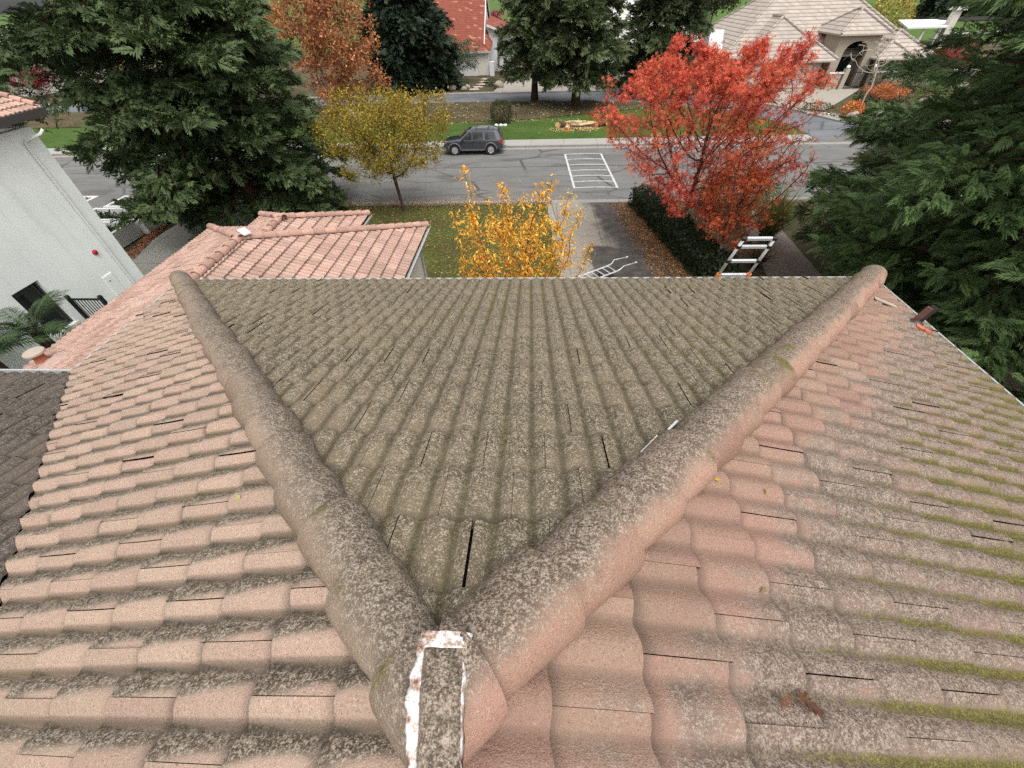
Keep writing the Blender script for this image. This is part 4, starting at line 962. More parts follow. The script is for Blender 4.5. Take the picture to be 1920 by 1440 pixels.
litter('fallen_leaves', 11000, strip_leaf, .10, BR)
litter('fallen_leaves', 1200, lambda n: np.stack([U(1.6,6.9,n), U(14,26.3,n), U(.02,.03,n)],1)[U(0,1,n) < .28], .08, BR+[(.6,.42,.16)])
litter('fallen_leaves', 9000, lambda n: (lambda x, y: np.stack([x,y,U(.04,.07,n)],1)[U(0,1,n) < .25+.7*np.exp(-((x+8)/4.5)**2-((y-25)/3.2)**2)])(U(-15.5,1,n), U(14,26.3,n)), .10, BR+[(.40,.28,.06),(.5,.36,.1)])
litter('fallen_leaves', 2600, lambda n: np.stack([-16+17.4*U(0,1,n), 26.45+rng.normal(0,.35,n), U(.14,.16,n)],1), .10, BR+[(.5,.4,.2)])
litter('fallen_leaves', 1500, lambda n: np.stack([U(-40,15,n), U(48.2,57,n), U(.42,.5,n)],1), .16, [(.55,.45,.25),(.45,.33,.14),(.6,.5,.3)])
litter('fallen_leaves', 500, lambda n: np.stack([U(-14,5,n), 48.2+U(-.6,.6,n)+.012*(U(-14,5,n)**2)*0, U(.14,.18,n)],1), .14, [(.55,.36,.18),(.45,.25,.1),(.6,.5,.3)])
litter('fallen_leaves', 260, lambda n: np.stack([U(-30,10,n), U(27.3,38.5,n), U(.012,.02,n)],1), .09, [(.6,.5,.3),(.35,.2,.08),(.1,.07,.05)])
litter('fallen_leaves', 900, lambda n: (lambda k: np.stack([-22.9+1.0*k+U(-.3,.3,n), 23.6-4.2*k*-1*-1+U(-.2,.2,n), U(.03,.08,n)],1))(U(0,1,n)), .12, [(.35,.13,.06),(.45,.2,.1),(.25,.09,.05)])
# ------------------------------------------------------------------ parked car
def suv():
    t = thing('parked_suv', 'dark grey sport utility vehicle parked at the far kerb', 'car', (-4.88,38.05,0))
    g = NG('grey_car_paint'); n = g.noise(2.5, 2)
    paint = g.bsdf(g.mix(n, (.034,.039,.048), (.05,.056,.067)), .22, .35, .6, coat=1.)
    trim = simple('grey_plastic_trim', (.10,.105,.11), .55); tyre = simple('tyre_rubber', (.014,.014,.014), .85)
    chrome = simple('alloy_rim', (.62,.63,.64), .3, .8, .05); lens = simple('headlight_lens', (.70,.70,.68), .1); rl = simple('tail_light_lens', (.42,.012,.02), .2)
    # stations: x, half width low, half width belt, roof half width, z sill, z belt, z top
    st = [(-2.52,.62,.66,.55,.45,.70,.80),(-2.42,.86,.84,.72,.36,.82,.93),(-2.1,.93,.90,.80,.33,.95,1.02),(-1.45,.95,.93,.82,.31,1.03,1.10),(-1.08,.95,.94,.78,.30,1.05,1.16),
          (-.72,.95,.94,.70,.30,1.06,1.45),(-.38,.95,.94,.67,.30,1.07,1.70),(.0,.95,.94,.68,.30,1.08,1.79),(.8,.95,.94,.69,.30,1.09,1.83),(1.7,.95,.94,.68,.30,1.10,1.81),(2.12,.95,.93,.66,.33,1.10,1.76),(2.36,.93,.90,.62,.40,1.08,1.45),(2.50,.88,.86,.60,.48,1.02,1.10),(2.54,.80,.78,.6,.52,.85,.90)]
    vs = []; fs = []
    for x, wl, wb, wr, zs, zb, zt in st:
        half = [(0,zs),(wl*.75,zs),(wl*.985,zs+.10),(wl,zs+(zb-zs)*.55),(wb,zb-.03),(wb*.975,zb+.02),(wr+.03 if zt-zb > .2 else wr, zt-.07 if zt-zb > .2 else zt-.015),(wr*.86,zt),(0,zt+.015)]
        ring = [(y,z) for y,z in half]+[(-y,z) for y,z in half[-2:0:-1]]
        vs += [(x,y,z) for y,z in ring]
    m = 16; n = len(st)
    fs = [(i*m+j,i*m+(j+1)%m,(i+1)*m+(j+1)%m,(i+1)*m+j) for i in range(n-1) for j in range(m)]+[tuple(range(m-1,-1,-1)), tuple(range((n-1)*m,n*m))]
    mb = MB(); mb.add(vs, fs); b = part('body', mb, paint, t, False, True)
    b.data.set_sharp_from_angle(angle=math.radians(38))
    def side(pts, y0, y1, sgn, off):   # panel on the sloping glasshouse side
        return [(x, sgn*(y0+(y1-y0)*((z-1.09)/.66)+off), z) for x, z in pts]
    for s in (-1, 1):
        for pts in ([(-.86,1.12),(-.02,1.12),(-.02,1.62),(-.30,1.60)], [(.06,1.12),(.92,1.12),(.92,1.66),(.06,1.64)], [(1.08,1.13),(1.98,1.16),(1.84,1.62),(1.08,1.66)]):
            mb = MB(); P = side(pts, .925, .715, s, .004); mb.extr(P, (0, s*.012, 0)); part('side_window', mb, M['glass'], t, False)
        for x in (-1.50, 1.53):
            # wheels, flares
            mb = MB(); pr = [(.20,-.11),(.37,-.12),(.385,-.07),(.385,.07),(.37,.12),(.20,.11)]
            R = Matrix.Rotation(-s*PI/2, 3, 'X'); mb.lathe(pr, 24, (x,s*.84,.385), R); w_ = part('wheel', mb, tyre, t, False, False)
            mb = MB(); mb.lathe([(.255,.05),(.255,.128),(.235,.132),(.225,.118),(.08,.116),(.07,.135),(.005,.135)], 20, (x,s*.84,.385), R)
            for k in range(5):
                a = 2*PI*k/5+.3; c = Vector((x+.14*math.cos(a), s*(.84+.125), .385+.14*math.sin(a))); mb.box(c, (.20,.03,.085), 0, -a)
            part('rim', mb, chrome, w_, False)
            mb = MB(); pts = []
            for k in range(13):
                a = PI*k/12; pts.append((x+.50*math.cos(a), s*.945, .40+.50*math.sin(a)))
            mb.tube(pts, .055, 6); part('wheel_flare', mb, trim, t, False, True)
            mb = MB(); mb.lathe([(.44,-.12),(.44,.0)], 20, (x,s*.955,.40), R); part('wheel_well', mb, M['black'], t, False)
        for x0, x1 in ((-.92,.02), (.02,1.0)):
            mb = MB(); mb.tube([(x0,s*.957,.42),(x0,s*.957,1.05),(x1,s*.957,1.06),(x1,s*.957,.42),(x0,s*.957,.42)], .006, 4); part('door_seam', mb, M['black'], t, False)
        for x in (-.12, .86):
            mb = MB(); mb.box((x,s*.965,.98), (.2,.03,.035)); part('door_handle', mb, trim, t, False)
        mb = MB(); mb.box((-.80,s*1.05,1.13), (.12,.2,.14)); part('mirror', mb, M['black'], t, False, bevel=.02)
        mb = MB(); mb.box((-2.40,s*.70,.80), (.16,.30,.17), -s*.35); part('headlight', mb, lens, t, False, bevel=.03)
        mb = MB(); mb.box((2.40,s*.86,.98), (.20,.13,.32), -s*.25); part('tail_light', mb, rl, t, False, bevel=.02)
        mb = MB(); mb.tube([(-.1,s*.56,1.84),(0,s*.56,1.885),(1.75,s*.56,1.90),(1.85,s*.56,1.84)], .02, 6); part('roof_rail', mb, M['black'], t, False)
        mb = MB(); mb.box((.0,s*.955,.40), (2.1,.03,.10)); part('side_step', mb, trim, t, False, bevel=.01)
    for x in (.35, 1.35):
        mb = MB(); mb.tube([(x,-.66,1.88),(x,-.6,1.95),(x,.6,1.95),(x,.66,1.88)], .028, 6); part('roof_crossbar', mb, M['black'], t, False)
    mb = MB(); mb.add([(-1.06,-.76,1.17),(-1.06,.76,1.17),(-.40,.62,1.69),(-.40,-.62,1.69)], [(0,1,2,3)]); mb.v = [(x-.035, y, z+.03) for x, y, z in mb.v]; part('windscreen', mb, M['glass'], t, False)
    mb = MB(); mb.add([(2.20,-.60,1.66),(2.20,.60,1.66),(2.47,.74,1.16),(2.47,-.74,1.16)], [(0,1,2,3)]); mb.v = [(x+.02, y, z) for x, y, z in mb.v]; part('rear_window', mb, M['glass'], t, False)
    mb = MB(); mb.box((-2.50,0,.52), (.2,1.5,.22)); part('front_bumper', mb, trim, t, False, bevel=.05)
    mb = MB(); mb.box((2.50,0,.56), (.2,1.66,.24)); part('rear_bumper', mb, trim, t, False, bevel=.05)
    mb = MB(); mb.box((-2.50,0,.82), (.06,.85,.20)); part('grille', mb, M['black'], t, False)
    mb = MB(); mb.tube([(2.55,.1,.42),(2.75,.1,.44)], .03, 6); part('tow_hitch', mb, M['black'], t, False)
suv()

# ------------------------------------------------------------------ course-lined far roofs
def course_mat(name, A, B, dz, line, pan=None, lc=(.10,.09,.085), speck=None):
    g = NG(name); v = g.obj(); x, y, z = g.xyz(v); q = g.mul(z, 1/dz); fr = g.ma('FRACT', q); fl = g.ma('FLOOR', q)
    hx = g.ma('FLOOR', g.mul(g.add(x, y, g.mul(fl, .37)), 1/.42))
    cv = g.n('CombineXYZ'); g.put(cv.inputs[0], hx); g.put(cv.inputs[1], fl); wn = g.n('TexWhiteNoise', noise_dimensions='2D'); g.put(wn.inputs['Vector'], cv.outputs[0])
    n = g.noise(.6, 4, .6, v); col = g.mix(g.ma('ADD', g.mul(wn.outputs['Value'], .55), g.mul(g.add(n,-.2), .7), clamp=True), A, B)
    ln = g.ma('SUBTRACT', 1., g.step(fr, line*.4, line)); col = g.mix(g.mul(ln, .85), col, lc)
    h = g.mul(fr, -.6)
    if pan:
        f2 = g.ma('FRACT', g.mul(g.add(x, y), 1/pan)); e = g.ma('ABSOLUTE', g.add(f2, -.5)); col = g.mix(g.mul(g.step(e, .30, .48), .55), col, lc); h = g.add(h, g.mul(e, -1.2))
    if speck: col = g.mix(g.mul(g.step(wn.outputs['Value'], .945, .96), .55), col, speck)
    return g.bsdf(col, .9, 0, .2, h, .6, .05)
M['roof_beige'] = course_mat('beige_flat_tile', (.27,.235,.20), (.44,.385,.33), .33, .30, lc=(.16,.125,.115))
M['roof_red'] = course_mat('red_barrel_tile', (.19,.052,.034), (.28,.088,.056), .19, .25, .30, (.085,.022,.016), (.42,.22,.16))
M['roof_grey'] = course_mat('pale_grey_tile', (.42,.40,.38), (.56,.54,.52), .26, .2, lc=(.2,.19,.18))
def hip(name, x0, x1, y0, y1, ze, mm, mat, parent, ridge='x', ov=.0, cap=None, fascia=None):
    """hip roof with a real thickness; returns apex heights"""
    w, d = x1-x0, y1-y0; r = min(w, d)/2; zt = ze+mm*r
    if d <= w: a, b = (x0+r,(y0+y1)/2,zt), (x1-r,(y0+y1)/2,zt)
    else: a, b = ((x0+x1)/2,y0+r,zt), ((x0+x1)/2,y1-r,zt)
    c = [(x0,y0,ze),(x1,y0,ze),(x1,y1,ze),(x0,y1,ze)]; lo = [(x,y,ze-.16) for x,y,_ in c]
    mb = MB()
    if d <= w: F_ = [(c[0],c[1],b,a),(c[1],c[2],b),(c[2],c[3],a,b),(c[3],c[0],a)]
    else: F_ = [(c[0],c[1],a),(c[1],c[2],b,a),(c[2],c[3],b),(c[3],c[0],a,b)]
    for f in F_: mb.poly(f)
    mb.poly(lo[::-1])
    o = part(name, mb, mat, parent)
    fm = MB()
    for i in range(4): fm.poly([lo[i], lo[(i+1)%4], c[(i+1)%4], c[i]])
    part('fascia', fm, fascia or M['stucco_b'], o)
    cm = MB(); lf = lambda p: Vector(p)+Vector((0,0,.06))
    if d <= w: E_ = [(c[0],a),(c[1],b),(c[2],b),(c[3],a),(a,b)]
    else: E_ = [(c[0],a),(c[1],a),(c[2],b),(c[3],b),(a,b)]
    for p, q in E_:
        if (Vector(p)-Vector(q)).length > .05: cm.tube([lf(p), lf(q)], .13, 6)
    part('ridge_tile', cm, cap or mat, o)
    return o
def window(parent, x0, x1, z0, z1, y, n=(0,-1), frame='white', glass='glass', wd=.07, arch=False):
    """window on a wall facing -y (n=(0,-1)) or +x (n=(1,0)); coordinates along the wall are x0..x1"""
    def P(u, z, dep): return (u, y-dep, z) if n[1] else (y+dep, u, z)
    def quadbox(u0, u1, a, b, d0, d1):
        mb = MB(); mb.extr([P(u0,a,d0),P(u1,a,d0),P(u1,b,d0),P(u0,b,d0)], Vector(P(0,0,d1))-Vector(P(0,0,d0))); return mb
    mb = MB()
    for q in (quadbox(x0-wd,x1+wd,z1,z1+wd,0,.06), quadbox(x0-wd,x1+wd,z0-wd,z0,0,.08), quadbox(x0-wd,x0,z0,z1,0,.06), quadbox(x1,x1+wd,z0,z1,0,.06), quadbox((x0+x1)/2-.02,(x0+x1)/2+.02,z0,z1,0,.04)): mb.add(q.v, q.f)
    f = part('window', mb, M[frame], parent)
    part('pane', quadbox(x0,x1,z0,z1,.0,.015), M[glass], f)
    return f
# ------------------------------------------------------------------ beige house at right
def beige():
    h = thing('beige_house', 'beige stucco house with steep pale flat tile roofs and arched entry', 'house', (38,70,0))
    B = M['roof_beige']
    mb = MB(); mb.b2(24.6,47.6,66.2,83,0,2.85); part('wall', mb, M['stucco_b'], h)
    hip('roof', 24,48.3,65.3,84,2.9,.72,B,h)
    mb = MB(); mb.b2(26.2,35.2,62.9,66.2,0,2.8); part('garage_wall', mb, M['stucco_b'], h)
    hip('garage_wing_roof', 25.6,36.0,62.3,76,2.85,.70,B,h)
    hip('porch_roof', 31.4,36.3,61.7,70,2.82,.66,B,h)
    # tall entry with arch
    x0, x1, y, zt = 36.6, 41.3, 63.6, 5.05; cx, wr = 38.95, 1.35
    mb = MB(); prof_ = [(x0,0),(cx-wr,0),(cx-wr,3.3)]+[(cx-wr*math.cos(PI*k/12), 3.3+1.05*math.sin(PI*k/12)) for k in range(1,12)]+[(cx+wr,3.3),(cx+wr,0),(x1,0),(x1,zt),(x0,zt)]
    # split into left pier, right pier and head so the faces stay simple
    for pts in ([(x0,0),(cx-wr,0),(cx-wr,zt),(x0,zt)], [(cx+wr,0),(x1,0),(x1,zt),(cx+wr,zt)]): mb.extr([(a,y,b) for a,b in pts], (0,.45,0))
    for k in range(12):
        a0, a1 = PI*k/12, PI*(k+1)/12; p = [(cx-wr*math.cos(a0),3.3+1.05*math.sin(a0)),(cx-wr*math.cos(a1),3.3+1.05*math.sin(a1))]
        mb.extr([(p[0][0],y,p[0][1]),(p[1][0],y,p[1][1]),(p[1][0],y,zt),(p[0][0],y,zt)], (0,.45,0))
    mb.b2(x0,x0+.3,y+.45,67,0,zt); mb.b2(x1-.3,x1,y+.45,67,0,zt)
    part('entry_arch', mb, M['stucco_b'], h)
    mb = MB(); mb.b2(cx-1.4,cx+1.4,66.1,66.18,0,4.6); part('entry_glass', mb, M['glass'], h)
    hip('entry_roof', x0-.55,x1+.55,62.9,69.5,zt,.70,B,h)
    mb = MB(); mb.b2(41.9,47.4,63.5,66.2,0,2.8); part('wing_wall', mb, M['stucco_b'], h)
    hip('wing_roof', 41.3,48.0,62.7,70,2.82,.66,B,h)
    hip('bay_roof', 41.0,45.4,62.1,68,2.80,.64,B,h)
    window(h, 42.5, 43.1, .9, 2.5, 63.5); window(h, 43.4, 44.0, .9, 2.5, 63.5)
    for x in (45.0,46.6):
        mb = MB(); mb.tube([(x+.5,62.8,2.72),(x+.1,63.35,2.3),(x,63.42,.1)], .05, 6); part('downpipe', mb, M['white'], h)
    mb = MB(); mb.b2(27.2,34.2,62.83,62.9,.1,2.3); part('garage_door', mb, M['cream'], h)
    mb = MB(); mb.extr([(24.0,66,3.2),(24.0,69.5,3.2),(24.0,69.2,5.3),(24.0,67.3,5.5)], (-1.6,.4,0)); part('chimney', mb, M['white'], h)
beige()
def court():
    w = thing('courtyard_wall', 'low beige courtyard wall with white cap in front of the beige house', 'garden wall', (46,61.6,0))
    mb = MB(); mb.b2(41.4,53,61.5,61.75,0,1.55); mb.b2(36.0,37.3,61.5,61.75,0,1.55); part('wall', mb, M['stucco_b'], w)
    mb = MB(); mb.b2(41.2,53.2,61.42,61.83,1.55,1.68); mb.b2(35.8,37.5,61.42,61.83,1.55,1.68); part('wall_cap', mb, M['white'], w)
    gt = thing('iron_gate', 'dark iron gate in the courtyard wall of the beige house', 'gate', (39.3,61.6,0))
    mb = MB()
    for x in np.linspace(38.1,40.5,17): mb.b2(x-.02,x+.02,61.58,61.62,.08,1.9+.35*math.sin(PI*(x-38.1)/2.4))
    part('bars', mb, M['black'], gt); 
    for z in (.1,1.6): mb = MB(); mb.b2(38.0,40.6,61.56,61.64,z,z+.08); part('gate_rail', mb, M['black'], gt)
    mb = MB(); mb.b2(37.5,38.0,61.35,61.85,0,2.0); part('gate_post', mb, M['stucco_b'], gt); mb = MB(); mb.b2(40.65,41.2,61.35,61.85,0,2.0); part('gate_post', mb, M['stucco_b'], gt)
    gm = simple('white_globe', (.8,.8,.78), .3)
    for x, z, l in ((37.75,2.0,'left of the iron gate'), (40.92,2.0,'right of the iron gate')):
        t = thing('globe_lamp', 'unlit white globe lamp on the post '+l, 'lamp', (x,61.6,z), 0, 'globe lamps on the gate posts')
        mb = MB(); mb.lathe([(.03,.36),(.16,.30),(.22,.2),(.20,.1),(.1,.03),(.05,0)], 14, (x,61.6,z)); part('globe', mb, gm, t, smooth=True)
        mb = MB(); mb.lathe([(.09,0),(.09,.04),(.05,.06)], 12, (x,61.6,z)); part('collar', mb, M['black'], t)
court()
# ------------------------------------------------------------------ red tiled house
def redhouse():
    h = thing('red_tiled_house', 'white house with a steep red tile roof and arched side window', 'house', (-13,84,0))
    mb = MB(); mb.b2(-21,-6.9,80.2,95,0,3.3); part('wall', mb, M['white'], h)
    mb = MB(); x0, x1, y0, z0, yr, zr = -21.6, -7.45, 79.4, 3.1, 89.3, 9.9
    mb.poly([(x0,y0,z0),(x1,y0,z0),(x1,yr,zr),(x0,yr,zr)]); mb.poly([(x1,99,z0),(x0,99,z0),(x0,yr,zr),(x1,yr,zr)]); mb.poly([(x0,y0,z0-.15),(x0,99,z0-.15),(x1,99,z0-.15),(x1,y0,z0-.15)])
    r = part('roof', mb, M['roof_red'], h)
    mb = MB(); mb.poly([(x1-.25,81,3.2),(x1-.25,98,3.2),(x1-.25,yr,zr-.25)]); part('gable_wall', mb, M['white'], h)
    mb = MB(); mb.extr([(x1,y0,z0-.02),(x1,yr,zr),(x1,yr,zr-.3),(x1,y0,z0-.3)], (.12,0,0)); mb.extr([(x1,99,z0-.02),(x1,yr,zr),(x1,yr,zr-.3),(x1,99,z0-.3)], (.12,0,0)); part('barge_board', mb, M['white'], r)
    mb = MB(); mb.b2(x0,x1+.1,y0-.14,y0-.002,z0-.3,z0-.02); part('gutter', mb, M['white_metal'], r)
    # front porch hip in the same red tile
    mb = MB(); a = (-10.2,83.4,5.25); mb.poly([(-13.2,78.9,3.05),(-6.3,78.9,3.05),a]); mb.poly([(-6.3,78.9,3.05),(-6.3,84.4,3.9),(-7.3,85,5.25),a]); mb.poly([(-13.2,78.9,3.05),a,(-13.2,84,4.7)])
    part('porch_roof', mb, M['roof_red'], h)
    mb = MB(); mb.b2(-13.2,-6.25,78.75,78.895,2.82,3.04); part('gutter', mb, M['white_metal'], h)
    mb = MB(); mb.tube([(-13.1,79,3.12),(-10.2,83.4,5.32)], .09, 6); mb.tube([(-6.4,79,3.12),(-10.2,83.4,5.32)], .09, 6); part('ridge_tile', mb, M['roof_red'], h)
    mb = MB(); mb.b2(-12.5,-6.7,79.3,80.2,0,2.9); part('porch_wall', mb, M['white'], h)
    mb = MB(); mb.b2(-8.4,-7.15,79.22,79.298,.05,2.3); part('door', mb, M['cream'], h)
    mb = MB(); mb.b2(-6.6,-5.9,78.6,79.6,0,1.75); part('gate_post', mb, M['white'], h)
    # right wing with the arched window
    wx0, wx1, wy = -6.9, -2.9, 83.6
    mb = MB(); mb.extr([(wx0,wy,0),(wx1,wy,0),(wx1,wy,4.3),(wx0+.4,wy,5.5),(wx0,wy,5.5)], (0,9,0)); part('wing_wall', mb, M['white'], h)
    mb = MB(); p = [(wx0-.3,wy-.5,5.95),(wx1+.6,wy-.5,4.25)]; mb.extr([(p[0][0],p[0][1],p[0][2]),(p[1][0],p[1][1],p[1][2]),(p[1][0],p[1][1],p[1][2]-.14),(p[0][0],p[0][1],p[0][2]-.14)], (0,9.5,.6))
    part('wing_roof', mb, M['roof_red'], h)
    mb = MB(); mb.extr([(wx0-.2,wy-.62,5.9),(wx1+.6,wy-.62,4.22),(wx1+.6,wy-.62,3.95),(wx0-.2,wy-.62,5.62)], (0,.115,0)); part('barge_board', mb, M['white'], h)
    cx = -5.1; mb = MB(); pts = [(cx-.5,1.9),(cx+.5,1.9),(cx+.5,3.5)]+[(cx+.5*math.cos(PI*k/8),3.5+.5*math.sin(PI*k/8)) for k in range(1,8)]+[(cx-.5,3.5)]
    mb.extr([(a,wy-.004,b) for a,b in pts], (0,-.03,0)); w = part('arched_window', mb, M['glass'], h)
    mb = MB(); mb.b2(cx-.56,cx+.56,wy-.08,wy-.035,3.05,3.15); mb.b2(cx-.56,cx+.56,wy-.1,wy-.035,1.8,1.9); part('frame', mb, M['white'], w)
    mb = MB(); mb.b2(-5.4,-5.3,80,83.5,.9,2.1); mb.v = mb.v; part('side_fence', mb, M['black'], h)
redhouse()
def farhouses():
    h = thing('grey_roofed_house', 'house with pale grey tile roof showing between the pines', 'house', (14,84,0))
    mb = MB(); mb.b2(3.2,25,77.5,92,0,3.2); part('wall', mb, M['cream'], h); hip('roof', 2.2,26,76.5,93,3.25,.62,M['roof_grey'],h,fascia=M['white'])
    mb = MB(); mb.b2(8,14,77.4,77.49,.1,2.5); part('garage_door', mb, M['white'], h); window(h, 16.5, 18.5, 1, 2.3, 77.5)
    mb = MB(); mb.b2(-2.2,-1.5,75.6,76.3,0,2.6); mb.b2(-2.35,-1.35,75.45,76.45,1.1,1.22); part('porch_column', mb, M['stucco_b'], h)
    h = thing('garage_house', 'cream garage with grey roof at the far left edge', 'house', (-84,76,0))
    mb = MB(); mb.b2(-96,-74.4,70.6,86,0,3.4); part('wall', mb, M['cream'], h); hip('roof', -97,-73.4,69.6,87,3.5,.5,M['roof_grey'],h,fascia=M['white'])
    mb = MB(); mb.b2(-83,-77,70.5,70.59,.1,2.6); part('garage_door', mb, M['stucco_b'], h)
    mb = MB(); mb.b2(-97,-73.4,69.9,70.59,2.75,2.95); part('canopy', mb, M['white'], h)
    p = thing('patio_cover', 'white slatted patio cover on posts beyond the beige house', 'patio cover', (71,101,0))
    q = [(65.4,95.2,2.95),(72.2,95.4,2.95),(82,109,3.05),(73.6,111,3.05)]
    mb = MB(); mb.add(q+[(a,b,c+.22) for a,b,c in q], [(3,2,1,0),(4,5,6,7),(0,1,5,4),(1,2,6,5),(2,3,7,6),(3,0,4,7)]); part('roof', mb, M['white'], p)
    for a, b in ((66,96),(68.9,96),(71.6,96.2),(74,109.5),(80.8,108)):
        mb = MB(); mb.b2(a-.15,a+.15,b-.15,b+.15,0,2.95); part('post', mb, M['white'], p)
    mb = MB(); mb.b2(73.6,74.7,97.3,98.3,0,5.1); part('chimney', mb, M['cream'], p); mb = MB(); mb.b2(73.2,75.1,96.9,98.7,5.1,5.5); part('chimney_cap', mb, M['white'], p)
    t = thing('trellis', 'dark trellis with white boards right of the patio cover', 'trellis', (79,98,0)); mb = MB()
    for k in range(7): mb.b2(75.4+k*1.2,75.52+k*1.2,96,103,3.6,3.75)
    for k in range(4): mb.b2(75,83.4,96.4+k*2,96.55+k*2,3.751,3.9)
    part('slats', mb, M['dark_metal'], t)
    for a in (75.6,79.4,83): mb = MB(); mb.b2(a-.1,a+.1,96.2,96.4,0,3.6); part('post', mb, M['dark_metal'], t)
    mb = MB(); mb.b2(75.2,83,97,97.2,1.9,2.2); part('beam', mb, M['white'], t)
    h = thing('distant_house', 'distant low house with white fascia behind the right treetops', 'house', (150,178,0))
    mb = MB(); mb.b2(138,166,172,186,0,4); part('wall', mb, M['cream'], h); hip('roof', 136.5,167.5,170.5,187.5,4.1,.35,M['roof_grey'],h,fascia=M['white'])
farhouses()
